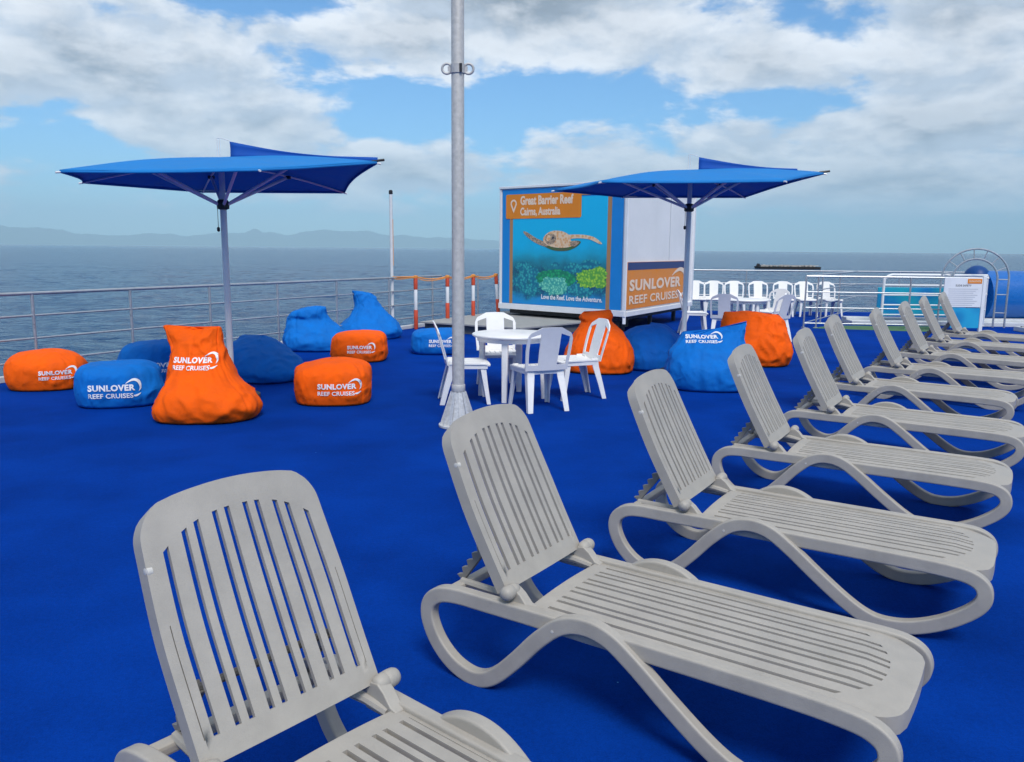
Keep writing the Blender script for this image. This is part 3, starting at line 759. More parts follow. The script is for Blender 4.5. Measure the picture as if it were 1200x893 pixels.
# ------------------------------------------------------------------ bean bags
def cat1(P, t):
    n = len(P)-1; f = t*n; i = min(int(f), n-1); u = f-i
    a, b, c, d = P[max(i-1, 0)], P[i], P[i+1], P[min(i+2, n)]
    return [.5*((2*q)+(r-p)*u+(2*p-5*q+4*r-s)*u*u+(3*q-p-3*r+s)*u**3) for p, q, r, s in zip(a, b, c, d)]
def bag(x, y, rot, prof, seed, m, label, amp=.018, wr=.012, logo=None, group='bean bags on the deck', top=(.015, -.012), squash=1):
    """prof rows: z, half width, half depth, offset x, offset y, exponent (2 round .. 4 boxy)"""
    nr, ns = 60, 144; rings = []; sv = Vector((seed*3.7, seed*1.3, seed*2.1))
    zmax = prof[-1][0]
    for i in range(nr+1):
        z, w, d, ox, oy, ex = cat1(prof, i/nr); w = max(w, .012); d = max(d, .012); ring = []
        for j in range(ns):
            a = 2*math.pi*j/ns; c, s = math.cos(a), math.sin(a)
            px = w*math.copysign(abs(c)**(2/ex), c); py = d*math.copysign(abs(s)**(2/ex), s)
            p = Vector((px+ox, py+oy, z)); nrm = Vector((px/(w*w), py/(d*d), .0)); nrm = nrm.normalized() if nrm.length else Vector((0, 0, 1))
            big = noise.fractal(p*2.6+sv, 1, 2, 3)
            q = p+Vector((noise.noise(p*3+sv), noise.noise(p*3+sv*2), 0))*.12
            # long creases that run down the cloth from the gathered seams
            cr_ = 1-abs(noise.noise(Vector((q.x*6, q.y*6, q.z*2.6))+sv)); cr2 = 1-abs(noise.noise(Vector((q.x*13, q.y*13, q.z*6))+sv*1.7))
            k = min(1, w/.1)
            seam = min(abs((a/(2*math.pi)*6+.25*seed) % 1-.5), 1)*2*math.pi/6; g = -.012*math.exp(-(seam/.045)**2)+amp*big*.9+wr*(cr_**3-.4)*1.3+wr*.6*(cr2**3-.4)
            fl = smooth01(0, .12, z)
            p += nrm*g*k*(.35+.65*fl)
            p.z += (.8*amp*noise.noise(Vector((p.x*4, p.y*4, 9))+sv)+.4*wr*cr_)*smooth01(.3, 1, z/zmax)*(1 if i < nr+1 else 0)
            tz = smooth01(.62, 1, z/zmax)*(1 if zmax > .5 else .5); p.z += tz*(top[0]*px/w+top[1]*(1-(px/w)**2))
            p.z = max(.004, p.z)
            ring.append(p)
        rings.append(ring)
    if squash != 1:
        for r_ in rings:
            for p in r_: p.z *= squash
    b = MB(); b.rings(rings, caps=False)
    top = sum(rings[-1], Vector())/ns; bot = sum(rings[0], Vector())/ns; bot.z = .004
    k0 = len(b.v); b.v += [tuple(top), tuple(bot)]
    for j in range(ns):
        b.f.append((nr*ns+j, nr*ns+(j+1) % ns, k0)); b.f.append(((j+1) % ns, j, k0+1))
    name = 'pouf' if zmax < .5 else 'bean_bag'
    o = b.build(name, m, angle=75); o.location = (x, y, 0); o.rotation_euler = (0, 0, rot)
    tag(o, label, 'pouf' if zmax < .5 else 'bean bag', group)
    if logo:
        lx, lz, size, yaw, up = logo                    # aim point on the bag seen from local -y turned by yaw
        vs, fs = logo2d(size); cx, cy = 2.95*size, 1.0*size
        bm = bm2d([(u-cx, v-cy) for u, v in vs], fs, size*.35)
        me0 = o.data; tree = BVHTree.FromPolygons([v.co.copy() for v in me0.vertices], [tuple(p.vertices) for p in me0.polygons])
        Rm = Matrix.Rotation(yaw, 4, 'Z') @ Matrix.Rotation(up, 4, 'X')
        dirv = Rm @ Vector((0, 1, 0)); org = Vector((lx, 0, lz)); ok = True
        for v in list(bm.verts):
            p = org+(Rm @ Vector((v.co.x, -2, v.co.y))); hit = tree.ray_cast(p, dirv)
            if hit[0] is None: bm.verts.remove(v)
            else: v.co = hit[0]-dirv*.004+hit[1]*.002*(1 if hit[1].dot(dirv) < 0 else -1)
        me = bpy.data.meshes.new('logo'); bm.to_mesh(me); bm.free()
        finish('logo', me, M['print_white'], o)
    return o
def pouf_prof(w, d, h, lean=0, ex=2.6):
    return [(.004, w*.86, d*.86, 0, 0, ex), (.03, w*.95, d*.95, 0, 0, ex), (h*.3, w, d, 0, 0, ex), (h*.6, w*.985, d*.985, lean*.3, 0, ex), (h*.82, w*.92, d*.92, lean*.6, 0, ex), (h*.95, w*.74, d*.74, lean*.9, 0, ex*.9), (h, w*.40, d*.40, lean, 0, 2.2), (h*1.01, w*.05, d*.05, lean, 0, 2)]
G = 'bean bags on the deck'
GP = 'poufs among the bean bags'
bag(-5.44, 9.38, R(12), [(.004, .36, .33, 0, 0, 2.6), (.03, .39, .36, 0, 0, 2.6), (.15, .415, .38, 0, 0, 2.7), (.27, .405, .37, 0, 0, 2.6), (.36, .34, .32, -.02, .02, 2.4), (.42, .22, .2, -.05, .03, 2.2), (.44, .02, .02, -.06, .03, 2)], 1, M['orange'], 'orange pouf with white lettering closest to the guard rail', logo=(.16, .2, .062, R(8), 0), group=GP)
bag(-4.14, 8.45, R(18), pouf_prof(.43, .38, .44, -.03), 2, M['blue_bag'], 'blue lettered pouf between the orange pouf and the upright orange bag', logo=(-.03, .20, .082, R(3), 0), group=GP)
bag(-4.42, 10.0, R(-5), pouf_prof(.44, .40, .49, .05), 3, M['blue_bag'], 'plain blue pouf behind the lettered blue pouf', logo=(.28, .22, .07, R(-10), 0), group=GP)
# upright orange armchair bag
chair_up = [(.004, .44, .36, .02, 0, 2.6), (.03, .475, .40, .02, 0, 2.7), (.12, .485, .43, .03, -.01, 2.7), (.24, .44, .40, .025, 0, 2.5), (.36, .345, .31, -.01, .04, 2.3), (.48, .285, .24, -.05, .10, 2.2), (.60, .245, .19, -.075, .14, 2.2), (.70, .24, .16, -.09, .17, 2.3), (.79, .255, .12, -.105, .18, 2.6), (.85, .262, .06, -.115, .17, 3.0), (.868, .25, .014, -.118, .165, 3.2)]
bag(-2.99, 7.76, R(6), chair_up, 4, M['orange'], 'upright orange bean bag chair with tall back and white lettering', amp=.024, wr=.024, logo=(-.06, .55, .068, R(0), R(0)), top=(-.005, -.02))
bag(-3.18, 10.15, R(-30), [(.004, .50, .40, 0, 0, 2.5), (.04, .55, .44, 0, 0, 2.5), (.16, .56, .45, 0, 0, 2.5), (.30, .50, .40, -.04, .04, 2.4), (.42, .40, .32, -.12, .08, 2.3), (.52, .28, .22, -.20, .12, 2.3), (.58, .20, .10, -.26, .14, 2.5), (.60, .18, .015, -.27, .15, 3)], 5, M['blue_bag'], 'slumped blue bean bag half hidden by the parasol pole', amp=.03, wr=.02, squash=.86)
bag(-3.22, 13.2, R(8), [(.004, .50, .42, .06, 0, 2.5), (.04, .55, .47, .06, 0, 2.5), (.18, .56, .48, .05, 0, 2.4), (.32, .49, .42, 0, .03, 2.3), (.46, .40, .34, -.06, .08, 2.3), (.56, .34, .27, -.10, .12, 2.3), (.64, .30, .24, -.12, .08, 2.4), (.72, .27, .17, -.10, .05, 2.6), (.765, .22, .06, -.07, .05, 3), (.775, .2, .012, -.06, .05, 3)], 6, M['blue_bag'], 'blue bean bag with folded over top beside the guard rail', amp=.03, wr=.024, top=(.03, .03), squash=.85)
bag(-2.66, 15.0, R(12), [(.004, .52, .44, 0, 0, 2.5), (.04, .57, .48, 0, 0, 2.5), (.16, .58, .48, .02, 0, 2.4), (.30, .50, .42, .03, .04, 2.3), (.44, .37, .31, .02, .10, 2.3), (.58, .28, .23, .0, .15, 2.3), (.70, .235, .18, -.02, .18, 2.4), (.82, .20, .12, -.06, .20, 2.6), (.90, .17, .06, -.10, .20, 3), (.925, .16, .012, -.11, .2, 3)], 7, M['blue_bag'], 'tall blue bean bag chair with pinched peak near the slim post', amp=.03, wr=.022, top=(-.02, .01), squash=.90)
bag(-2.27, 11.95, R(5), pouf_prof(.41, .38, .43, .02, 3), 8, M['orange'], 'orange lettered pouf in front of the tall blue bean bag', logo=(.06, .21, .066, R(0), 0), group=GP)
bag(-1.93, 8.68, R(6), [(.004, .36, .34, 0, 0, 3), (.03, .39, .37, 0, 0, 3), (.15, .405, .38, 0, 0, 3.1), (.30, .40, .375, 0, 0, 3), (.38, .37, .34, .0, .01, 2.6), (.43, .27, .25, .02, .02, 2.2), (.455, .13, .12, .04, .03, 2), (.465, .01, .01, .05, .03, 2)], 9, M['orange'], 'orange lettered pouf standing alone between the upright orange bag and the mast', logo=(.09, .20, .074, R(0), 0), group=GP)
bag(-1.19, 12.9, R(3), pouf_prof(.43, .38, .38, 0, 3), 10, M['blue_bag'], 'blue lettered pouf behind the galvanised mast beside the platform', logo=(.07, .2, .066, 0, 0), group=GP)
bag(1.18, 11.08, R(-10), [(.004, .42, .38, .02, 0, 2.6), (.03, .46, .42, .02, 0, 2.7), (.14, .475, .43, .02, 0, 2.6), (.28, .455, .41, .02, 0, 2.5), (.42, .40, .36, .02, .02, 2.3), (.54, .32, .28, .0, .05, 2.3), (.63, .23, .2, -.03, .08, 2.3), (.67, .20, .17, -.04, .1, 2.3), (.73, .225, .15, -.05, .11, 2.6), (.79, .20, .06, -.05, .12, 3), (.81, .17, .014, -.05, .12, 3)], 11, M['orange'], 'tall orange bean bag behind the white table and chairs', amp=.025, wr=.02)
bag(1.96, 11.45, R(10), [(.004, .42, .40, 0, 0, 2.5), (.04, .47, .45, 0, 0, 2.5), (.18, .49, .46, 0, 0, 2.4), (.34, .46, .42, .0, .02, 2.3), (.46, .38, .34, .0, .03, 2.2), (.55, .27, .24, .0, .04, 2.2), (.60, .14, .12, 0, .04, 2), (.62, .01, .01, 0, .04, 2)], 12, M['navy_bag'], 'round deep blue bean bag below the orange cruise sign', amp=.025)
bag(2.40, 9.80, R(-6), [(.004, .44, .40, 0, 0, 2.5), (.03, .49, .44, 0, 0, 2.5), (.14, .525, .46, 0, 0, 2.5), (.28, .51, .44, .0, 0, 2.4), (.42, .46, .37, .0, .04, 2.4), (.54, .40, .29, .02, .09, 2.4), (.64, .385, .19, .04, .13, 2.6), (.70, .39, .09, .06, .14, 3.0), (.72, .385, .03, .065, .14, 3.2), (.73, .38, .012, .07, .14, 3.2)], 13, M['blue_bag'], 'big bright blue bean bag with lettering along its top edge', amp=.026, wr=.018, logo=(-.08, .60, .072, R(0), R(-12)), top=(.07, -.075))
bag(3.57, 11.92, R(-14), [(.004, .44, .38, 0, 0, 2.5), (.03, .50, .42, 0, 0, 2.5), (.16, .53, .44, 0, 0, 2.6), (.32, .52, .42, 0, .01, 2.6), (.46, .49, .36, -.01, .04, 2.6), (.58, .45, .27, -.02, .07, 2.7), (.67, .42, .16, -.03, .09, 3), (.715, .40, .05, -.04, .1, 3.2), (.725, .39, .012, -.04, .1, 3.2)], 14, M['orange'], 'wide orange bean bag behind the bright blue one beside the loungers', amp=.03, wr=.026, top=(-.02, .03))

# ------------------------------------------------------------------ white resin chairs and tables
def make_chair():
    root = empty('resin_chair')
    # local: faces -y, seat centre at origin
    hw = .215
    me = panel(hw, lambda y: -.23+rnd(y, hw, .05)-.012*(1-(y/hw)**2), lambda y: .20-rnd(y, hw, .03), lambda y: -.16, lambda y: .14, [(-.09+.06*k-.004, -.09+.06*k+.004) for k in range(4)], lambda x, y: .016, 6,
               lambda c: Vector((c.y*(1-.10*smooth01(-.2, .2, c.x)), c.x, .445+c.z-.018*(1-(c.y/hw)**2)*smooth01(-.2, -.05, c.x)-.02*smooth01(-.17, -.23, c.x))), ny=8)
    o = finish('seat', me, M['white_resin'], root); add_bevel(o, .004)
    q = MB(); P = [(-.205, -.20), (.205, -.20), (.185, .19), (-.185, .19)]
    q.rings([[(x, y, .385) for x, y in P], [(x*1.01, y*1.01, .430) for x, y in P]], caps=False); ap = q.build('apron', M['white_resin'], root, smooth=False); sm = ap.modifiers.new('solid', 'SOLIDIFY'); sm.thickness = .008
    # backrest: x = height along the back, y across
    bw = .228
    def bend(c):
        h = c.x; y = c.y*(1-.06*smooth01(.25, .0, h)); t = .215*h+.10*h*h
        return Vector((y, .185+t-c.z-.05*(1-(y/bw)**2)*-1*0-.28*y*y+.02, .425+h*.955))
    me = panel(bw, lambda y: 0., lambda y: .475-rnd(y, bw, .13)-.02*(y/bw)**2, lambda y: .06, lambda y: .405-.55*max(0, abs(y)-.13), [(-.198, -.098), (.098, .198)], .014, 12, bend, ny=10)
    o = finish('backrest', me, M['white_resin'], root); add_bevel(o, .005)
    for sx in (-1, 1):
        for fr in (0, 1):
            q = MB()
            if fr: rows = [((.19, -.185), .06, .45), ((.197, -.19), .056, .36), ((.205, -.21), .046, .18), ((.215, -.235), .040, .0)]
            else: rows = [((.185, .185), .075, .46), ((.188, .20), .072, .36), ((.20, .245), .060, .18), ((.21, .285), .050, .0)]
            rings = []
            for (x, y), w, z in rows:
                # L-shaped section
                th = .012; s = -1 if fr else 1
                L_ = [(0, 0), (-w, 0), (-w, -th*s), (-th, -th*s), (-th, -w*s), (0, -w*s)]
                rings.append([(sx*(x+a), y+c, z) for a, c in L_])
            q.rings(rings); o = q.build('leg', M['white_resin'], root, smooth=False, bevel=.004)
    return root
chair0 = make_chair()
first = [True]
def put_chair(x, y, face, label, group):
    """face: world heading (degrees, 0 = +x) the sitter looks towards"""
    o = chair0 if first[0] else copy_tree(chair0); first[0] = False
    o.location = (x, y, 0.001); o.scale = (1.1, 1.05, 1.0); o.rotation_euler = (0, 0, R(face+90)); tag(o, label, 'chair', group); return o
g1 = 'white chairs around the near table'
put_chair(-.50, 8.72, 8, 'white resin chair half hidden behind the galvanised mast', g1)
put_chair(-.17, 9.62, -82, 'white resin chair behind the near table facing the loungers', g1)
put_chair(.27, 8.40, 112, 'white resin chair turned with its back to the loungers at the near table', g1)
put_chair(.70, 9.05, 200, 'white resin chair in front of the tall orange bean bag', g1)
def make_table():
    root = empty('round_table')
    q = MB(); q.lathe([(.01, .685), (.40, .685), (.43, .688), (.446, .697), (.45, .708), (.446, .717), (.435, .722), (.01, .724)], 48); q.build('tabletop', M['white_resin'], root)
    q = MB(); q.lathe([(.375, .64), (.39, .64), (.40, .684), (.38, .684)], 40); q.build('apron', M['white_resin'], root)
    for k in range(4):
        a = R(-103+90*k); q = MB(); rings = []
        for r, w, z in ((.345, .062, .684), (.35, .058, .35), (.365, .048, 0)):
            mt = Matrix.Rotation(a, 4, 'Z') @ Matrix.Translation((r, 0, z)); rings.append([mt @ Vector((x, y, 0)) for x, y in rrect(w, w*1.15, .25, 2)])
        q.rings(rings); q.build('leg', M['white_resin'], root)
    return root
t0 = make_table(); t0.location = (0, 9.0, .001); tag(t0, 'round white resin table beside the galvanised mast', 'table', 'round white tables')
t1 = copy_tree(t0); t1.location = (4.52, 15.9, .001); t1.rotation_euler = (0, 0, R(40)); t1.scale = (1.05, 1.05, 1.0); tag(t1, 'round white resin table near the row of chairs at far rail', 'table', 'round white tables')
g2 = 'white chairs around the far table'
put_chair(3.62, 16.15, -5, 'white resin chair beside the kiosk pole side at the far table', g2)['label'] = 'white resin chair seen from its side, between the parasol pole and the far table'
put_chair(3.92, 15.05, 75, 'white resin chair with its back turned, at the far table above the orange bean bag', g2)
put_chair(4.80, 15.0, 122, 'white resin chair turned away beside the wide orange bean bag, nearest to the loungers', g2)
put_chair(5.30, 16.75, 215, 'white resin chair behind the far table facing the orange bean bag', g2)
g3 = 'row of white chairs along the far rail'
row = [(816, 'white chair in the far row, half hidden by the kiosk corner'), (837, 'white chair in the far row, second from the kiosk'), (862, 'white chair in the far row, third from the kiosk'), (891, 'white chair in the far row, fourth from the kiosk'),
       (919, 'white chair in the far row directly below the barge'), (946, 'white chair in the far row at the corner of the steel enclosure'), (974, 'white chair in the far row seen through the bars of the steel enclosure')]
for (px, lab), jit in zip(row, (3, -2, 2, 4, -3, 6, 14)):
    Y = 20.9; put_chair((px-600)/950*(Y*.987+.1), Y, -90-8+jit, lab, g3)

# ------------------------------------------------------------------ steel enclosure, gate, panel, notice, slide at far end
def encl():
    root = empty('steel_enclosure', (6.38, 17.75, 0)); tag(root, 'low steel bar enclosure around the slide area behind the far loungers', 'railing')
    o = Vector((6.38, 17.75, 0)); A = Vector((0, 0, 0)); Bk = Vector((3.0, 4.55, 0)); F = Vector((3.75, -.35, 0))
    for i, z in enumerate((1.12, .78, .44, .10)):
        q = MB(); q.tube([A+Vector((0, 0, z)), F+Vector((0, 0, z))], .022 if i == 0 else .014, 8); q.build('front_bar', M['rail'], root)
        q = MB(); q.tube([A+Vector((0, 0, z)), Bk+Vector((0, 0, z))], .022 if i == 0 else .014, 8); q.build('side_bar', M['rail'], root)
    for p in (A, A+Vector((.26, -.02, 0)), Bk*.28, Bk*.62, F*.58, F*.98):
        q = MB(); q.tube([p, p+Vector((0, 0, 1.11))], .02, 8); q.lathe([(.05, .002), (.05, .012), (.022, .014)], 10, Matrix.Translation(p)); q.build('post', M['rail'], root)
encl()
root = empty('gate', (8.32, 18.3, 0)); tag(root, 'white tubular gate with rounded corner in front of the teal panel', 'gate')
q = MB(); q.tube(spline([(0, 0, .02), (0, 0, .95), (.03, 0, 1.07), (.14, 0, 1.14), (.4, 0, 1.15), (2.3, 0, 1.15)], 6), .03, 10); q.build('frame', M['white_paint'], root)
for z in (.92, .70, .48, .26): q = MB(); q.tube([(0, 0, z), (2.3, 0, z)], .016, 8); q.build('bar', M['white_paint'], root)
q = MB(); q.tube([(2.3, 0, .02), (2.3, 0, 1.15)], .03, 8); q.build('end_post', M['white_paint'], root)
q = MB(); q.box((1.0, 0, .52), (2.05, .04, .66)); o = q.build('windbreak_panel', M['teal_panel'], smooth=False, bevel=.01); o.location = (8.42, 18.75, .001); tag(o, 'teal and blue printed windbreak panel behind the white gate', 'panel')
# notice board on its white post
root = empty('notice_board', (9.9, 17.15, 0)); tag(root, 'white notice board with orange badge on a white post', 'sign')
q = MB(); q.box((.0, 0, .585), (.075, .06, 1.17)); q.build('post', M['white_paint'], root, smooth=False, bevel=.008)
q = MB(); q.box((-.46, -.045, .83), (.80, .02, .62)); bd = q.build('board', M['white_paint'], root, smooth=False, bevel=.004)
q = MB(); q.box((-.23, -.058, 1.065), (.30, .006, .10)); q.build('badge', M['sign_orange'], bd, smooth=False, bevel=.01)
me = text_mesh('SUNLOVER', .05, .001, 'CENTER'); q = MB(); q.add([(v.co.x-.23, -.0625, v.co.y+1.048) for v in me.vertices], [tuple(p.vertices) for p in me.polygons]); q.build('lettering', M['print_cream'], bd, smooth=False)
me = text_mesh('SLIDE SAFETY', .055, .001, 'CENTER'); q = MB(); q.add([(v.co.x-.46, -.0565, v.co.y+.955) for v in me.vertices], [tuple(p.vertices) for p in me.polygons]); q.build('lettering', M['print_dark'], bd, smooth=False)
q = MB()
for k in range(9):
    q.box((-.46-.02*(k % 3), -.0565, .90-.042*k), (.62-.05*(k % 3), .002, .010))
q.build('small_print', M['print_grey'], bd, smooth=False)
q = MB(); q.box((-.36, -.045, .29), (.60, .016, .42)); q.build('picture_panel', M['ocean_print'], root, smooth=False, bevel=.004)
# hoop ladder
def hoops():
    root = empty('hoop_frame', (10.2, 18.05, 0)); tag(root, 'double steel hoop frame with spokes at the slide entrance', 'hoop frame')
    arcs = []
    for r, nm in ((.66, 'outer_hoop'), (.44, 'inner_hoop')):
        P = [(-r, 0, .05)]+[(-r, 0, .6)]+[(r*math.cos(R(a)), 0, 1.08+r*math.sin(R(a))) for a in range(180, -1, -10)]+[(r, 0, .6), (r, 0, .03)]
        q = MB(); q.tube(P, .021, 9); q.build(nm, M['rail'], root)
    for a in range(0, 181, 24):
        q = MB(); q.tube([(.44*math.cos(R(a)), 0, 1.08+.44*math.sin(R(a))), (.66*math.cos(R(a)), 0, 1.08+.66*math.sin(R(a)))], .013, 7); q.build('spoke', M['rail'], root)
    for z in (.35, .75):
        q = MB(); q.tube([(.44, 0, z), (.66, 0, z)], .013, 7); q.build('spoke', M['rail'], root)
    root.rotation_euler = (0, 0, R(-20))
hoops()
def slide():
    root = empty('tube_slide', (11.1, 19.4, 0)); tag(root, 'big blue tube slide with navy hood beyond the steel hoops', 'slide')
    n = 32; P = [(0, 0), (1.4, .02), (3.2, -.02), (6, -.1)]; rings = []
    for x, dz in ((0.0, 0), (.02, 0), (1.2, 0), (1.22, .0), (3.0, -.02), (6.5, -.05)):
        r = .60; rings.append([(x, r*math.cos(2*math.pi*j/n), .64+dz+r*math.sin(2*math.pi*j/n)) for j in range(n)])
    q = MB(); q.rings(rings); q.build('tube', M['slide_blue'], root)
    q = MB(); q.lathe([(.62, 0), (.64, .01), (.64, .05), (.62, .06)], 32, Matrix.Translation((1.2, 0, .64)) @ Matrix.Rotation(R(90), 4, 'Y')); q.build('flange', M['slide_navy'], root)
    q = MB(); rings = []
    for k in range(9):
        a = R(90*k/8); rings.append([(-.10+.29*math.cos(a)*math.cos(2*math.pi*j/24), .3*math.cos(a)*math.sin(2*math.pi*j/24), 1.05+.31*math.sin(a)) for j in range(24)])
    q.rings(rings); q.rings([[(-.10+.29*math.cos(2*math.pi*j/24), .3*math.sin(2*math.pi*j/24), z) for j in range(24)] for z in (.05, 1.05)]); q.build('hood', M['slide_navy'], root)
    for x in (.6, 2.6, 4.6): q = MB(); q.box((x, 0, .06), (.12, 1.0, .12)); q.build('cradle', M['dark'], root, smooth=False)
slide()
q = MB(); q.box((0, 0, .045), (5.6, .75, .09)); q.box((0, .2, .115), (5.6, .35, .05)); o = q.build('deck_step', M['kerb'], smooth=False, bevel=.008); o.location = (10.6, 18.75, .001); o.rotation_euler = (0, 0, R(-4)); tag(o, 'long pale grey step behind the green mat under the gate', 'step')
# ribbed landing steps
root = empty('boarding_ramp', (11.0, 16.2, 0)); tag(root, 'low pale grey ribbed ramp under the slide', 'ramp')
q = MB(); q.box((1.6, .5, .05), (3.6, 1.5, .10)); q.build('slab', M['kerb'], root, smooth=False, bevel=.01)
q = MB()
for k in range(5): q.box((1.6, -.1+.28*k, .112), (3.56, .05, .02))
q.build('tread_ribs', M['platform'], root, smooth=False)

# ------------------------------------------------------------------ barge far out on the water
root = empty('barge', (88, 262, SEA)); tag(root, 'dark low barge with pale clutter far out on the sea', 'barge')
q = MB(); q.rings([[(x, y, z) for x, y in ((-9.6, -3), (9.2, -3), (9.2, 3), (-9.6, 3))] if i == 0 else [(x, y, z) for x, y in ((-10, -3.2), (9.4, -3.2), (9.4, 3.2), (-10, 3.2))] for i, z in ((0, -.3), (1, .8))]); q.build('hull', M['barge_hull'], root, smooth=False)
q = MB()
rb = random.Random(5)
for k in range(26):
    x = -8.6+.66*k; h = rb.uniform(.25, .6); q.box((x, rb.uniform(-1.6, .5), .8+h/2), (rb.uniform(.35, .7), 1.6, h))
q.box((0, -2.6, 1.2), (17.5, .2, .22))
q.build('deck_load', M['barge_deck'], root, smooth=False)
q = MB(); q.prism([(-10, .8), (-9.2, .8), (-9.0, 1.6), (-9.6, 1.7)], 1.2); q.build('bow_post', M['barge_hull'], root, smooth=False)

# ------------------------------------------------------------------ sun loungers
def slot_list(k=1.0, w=.0090):
    # single, pair, pair, pair, pair, single
    cs = [-.198, -.146, -.112, -.060, -.026, .026, .060, .112, .146, .198]
    return [(c*k-w, c*k+w) for c in cs]
def make_lounger():
    root = empty('sun_lounger')
    SHW = .288
    def thick(x, y): return .018+.045*smooth01(1.20, 1.33, x)
    def dsf(c):
        z = .352+c.z-.014*(c.y/SHW)**2-.022*smooth01(1.16, 1.36, c.x)
        return Vector((c.x, c.y*(1-.05*smooth01(1.1, 1.36, c.x)), z))
    me = panel(SHW, lambda y: .075, lambda y: 1.345-rnd(y, SHW, .115)-.015*(y/SHW)**2, lambda y: .135, lambda y: 1.255-.075*(abs(y)/.2)**2.4, slot_list(1.14, .0080), thick, 16, dsf, ny=8, grooves=[(s_*.256-.0012, s_*.256+.0012, 0, 12) for s_ in (-1, 1)])
    o = finish('seat', me, M['resin'], root); add_bevel(o, .0035)
    # backrest
    BHW = .285; tilt = R(27)
    def dbk(c):
        h = c.x; y = c.y*(1-.012*smooth01(.35, 0, h)-.055*smooth01(.30, .7, h))
        f = c.z-.012*(c.y/BHW)**2+.025*math.sin(math.pi*min(1, h/.7))*-.4
        return Vector((-math.sin(tilt)*h+math.cos(tilt)*f, y, .385+math.cos(tilt)*h+math.sin(tilt)*f))
    def bth(x, y): return .014+.034*smooth01(.235, .27, abs(y))+.02*smooth01(.62, .7, x)*0
    me = panel(BHW, lambda y: .008, lambda y: .70-rnd(y, BHW, .085)-.035*(y/BHW)**2, lambda y: .072, lambda y: .622-.05*(abs(y)/.2)**2.5, slot_list(1.14, .0084), bth, 14, dbk, ny=8, grooves=[(s_*.258-.0012, s_*.258+.0012, 0, 9) for s_ in (-1, 1)])
    o = finish('backrest', me, M['resin'], root); add_bevel(o, .0045, 3)
    for s in (-1,):                       # pale cap on the edge of the back
        q = MB(); h = .52; p = Vector((-math.sin(tilt)*h-.022, s*(BHW*.960), .385+math.cos(tilt)*h-.020))
        q.lathe([(.001, .0035), (.010, .003), (.0135, .001), (.0135, -.012)], 14, Matrix.Translation(p) @ Matrix.Rotation(R(-90*s), 4, 'X')); q.build('edge_cap', M['resin_pale'], o)
    # hinge knobs and lugs
    for s in (-1, 1):
        q = MB(); prof = [(.001, .334), (.012, .332), (.022, .326), (.027, .315), (.028, .300), (.0275, .286), (.0262, .284), (.0262, .282), (.0275, .280), (.0255, .262), (.0205, .248), (.012, .243), (.001, .242)]
        q.lathe([(r, z) for r, z in prof[::-1]], 20, Matrix.Translation((.005, 0, .392)) @ Matrix.Rotation(R(-90*s), 4, 'X')); q.build('hinge_knob', M['resin'], root)
        q = MB(); q.prism([(-.035, .31), (-.03, .372), (-.012, .400), (.018, .404), (.045, .385), (.075, .352), (.098, .345), (.098, .31)], .044, Matrix.Translation((0, s*.262-.022, 0))); q.build('hinge_lug', M['resin'], root, bevel=.005)
    # side frames: one looping bar per side
    for s in (-1, 1):
        arc, rail = .317, .292
        cp_ = [(-.10, rail+.006, .326), (-.22, arc-.008, .330), (-.30, arc, .318), (-.352, arc, .272), (-.357, arc, .205), (-.318, arc, .125), (-.252, arc, .062), (-.175, arc, .029), (-.10, arc, .028), (-.03, arc, .066), (.06, arc, .155), (.155, arc, .262), (.245, arc, .338), (.335, arc, .364), (.43, arc, .347), (.53, arc, .283), (.66, arc, .180), (.79, arc, .085), (.885, arc, .036), (.97, arc, .025), (1.07, arc, .042), (1.18, arc, .092), (1.275, arc, .162), (1.318, arc, .222), (1.312, arc-.004, .277), (1.265, arc-.01, .309), (1.18, rail+.008, .320), (1.0, rail, .323), (.6, rail, .325), (.2, rail, .326)]
        P = spline([(x, s*y, z-.002) for x, y, z in cp_], 6, closed=True)
        k = len(P); rings = []; sec = rrect(.046, .062, .17, 4)
        for i, p in enumerate(P):
            t = (P[(i+1) % k]-P[i-1]); t.y = 0; t.normalize(); nn = Vector((-t.z, 0, t.x))
            rings.append([p+Vector((0, a, 0))+nn*c for a, c in sec])
        q = MB(); q.rings(rings, closed=True); fr = q.build('side_frame', M['resin'], root, angle=50)
        for x in (-.137, .955):
            f = MB(); f.box((x, s*arc, .004), (.07, .036, .010)); f.build('foot_shade', M['ratchet'], fr, smooth=False)  # dark slips standing in for the shadow at the loop bottoms
        f = MB(); f.lathe([(.001, .0015), (.006, .001), (.006, -.002)], 10, Matrix.Translation((.22, s*(arc+.023), .315)) @ Matrix.Rotation(R(-90*s), 4, 'X')); f.build('mould_mark', M['resin_pale'], fr)
    # cross bars and ratchet props
    for x, z in ((-.27, .325), (.16, .310), (.62, .305), (1.12, .300)):
        q = MB(); q.rings([[(x+a, y, z+c) for a, c in rrect(.045, .035, .3, 2)] for y in (-.285, .285)]); q.build('cross_bar', M['resin'], root)
    q = MB(); q.box((.095, 0, .318), (.05, .50, .03)); q.build('cross_bar', M['resin'], root, smooth=False, bevel=.004)
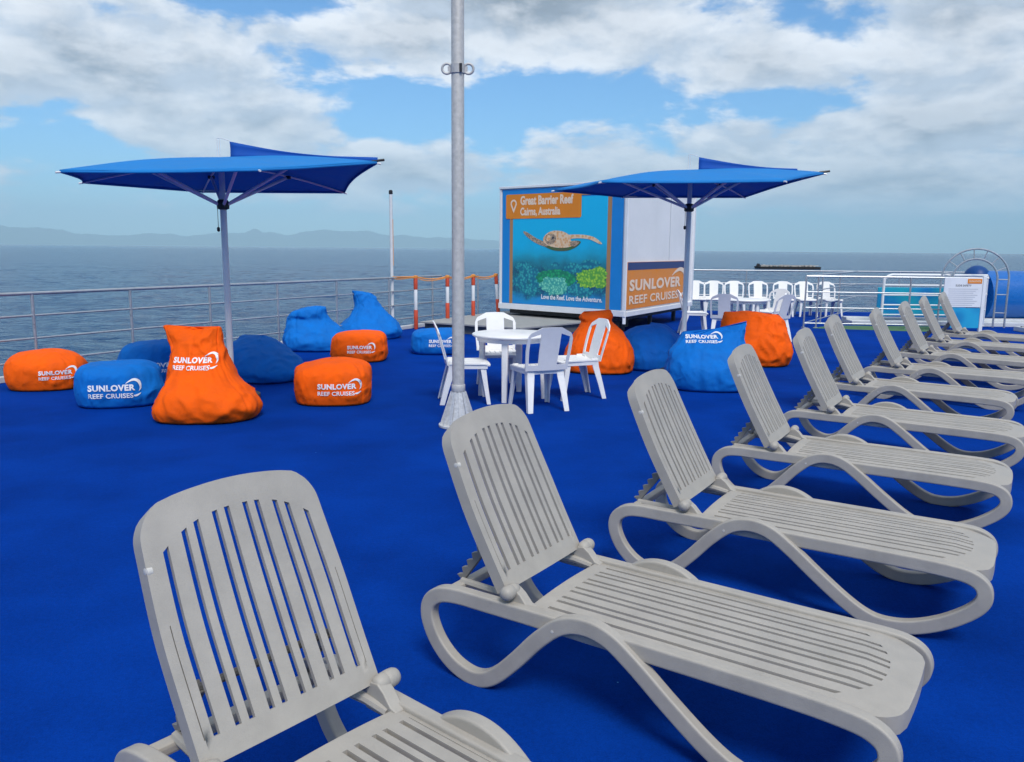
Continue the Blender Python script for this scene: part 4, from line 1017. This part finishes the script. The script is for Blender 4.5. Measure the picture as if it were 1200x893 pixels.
    for s in (-1, 1):
        q = MB(); a = Vector((-.285, 0, .345)); e = Vector((-.165, 0, .52)); d = (e-a); nn = Vector((-d.z, 0, d.x)).normalized(); P = []
        n = 5
        for i in range(n):
            b0, b1 = a+d*(i/n), a+d*((i+.6)/n); P += [b0+nn*.026, b1+nn*.006]
        P += [e+nn*.02, e-nn*.02, a-nn*.012]
        q.prism([(p.x, p.z) for p in P], .022, Matrix.Translation((0, s*.20-.011, 0))); q.build('ratchet_prop', M['prop_grey'], root, smooth=False, bevel=.002)
        q = MB(); q.tube([(-.275, s*.215, .34), (-.02, s*.235, .345), (.06, s*.245, .33)], .016, 8); q.build('ratchet_rail', M['resin'], root)
    q = MB(); q.tube([(-.165, -.21, .515), (-.165, .21, .515)], .012, 8); q.build('prop_axle', M['ratchet'], root)
    return root
lounger0 = make_lounger()
SPOTS = [(-.551, 1.996, -.699, 'taupe slatted sun lounger cut off by the bottom edge, closest of the row'),
         (.158, 3.085, -.596, 'taupe slatted sun lounger whose backrest stands in front of the mast foot'),
         (1.020, 4.150, -.556, 'taupe slatted sun lounger third in the row, in front of the bright blue bean bag'),
         (1.866, 5.42, -.549, 'taupe slatted sun lounger fourth in the row, backrest overlapping the bright blue bean bag'),
         (2.735, 6.68, -.575, 'taupe slatted sun lounger fifth in the row, backrest just beside the wide orange bean bag'),
         (3.545, 8.12, -.60, 'taupe slatted sun lounger sixth in the row, backrest against the open blue deck'),
         (4.506, 9.307, -.585, 'taupe slatted sun lounger seventh in the row, backrest crossing the green mat'),
         (5.465, 10.624, -.632, 'taupe slatted sun lounger eighth in the row, backrest in front of the teal panel'),
         (6.420, 12.02, -.615, 'taupe slatted sun lounger second from the far end of the row'),
         (7.385, 13.31, -.640, 'taupe slatted sun lounger at the far end of the row, below the notice board')]
for i, (x, y, a, lab) in enumerate(SPOTS):
    o = lounger0 if i == 0 else copy_tree(lounger0)
    o.location = (x, y, .002); o.rotation_euler = (0, 0, a); tag(o, lab, 'sun lounger', 'sun loungers in a row along the deck')
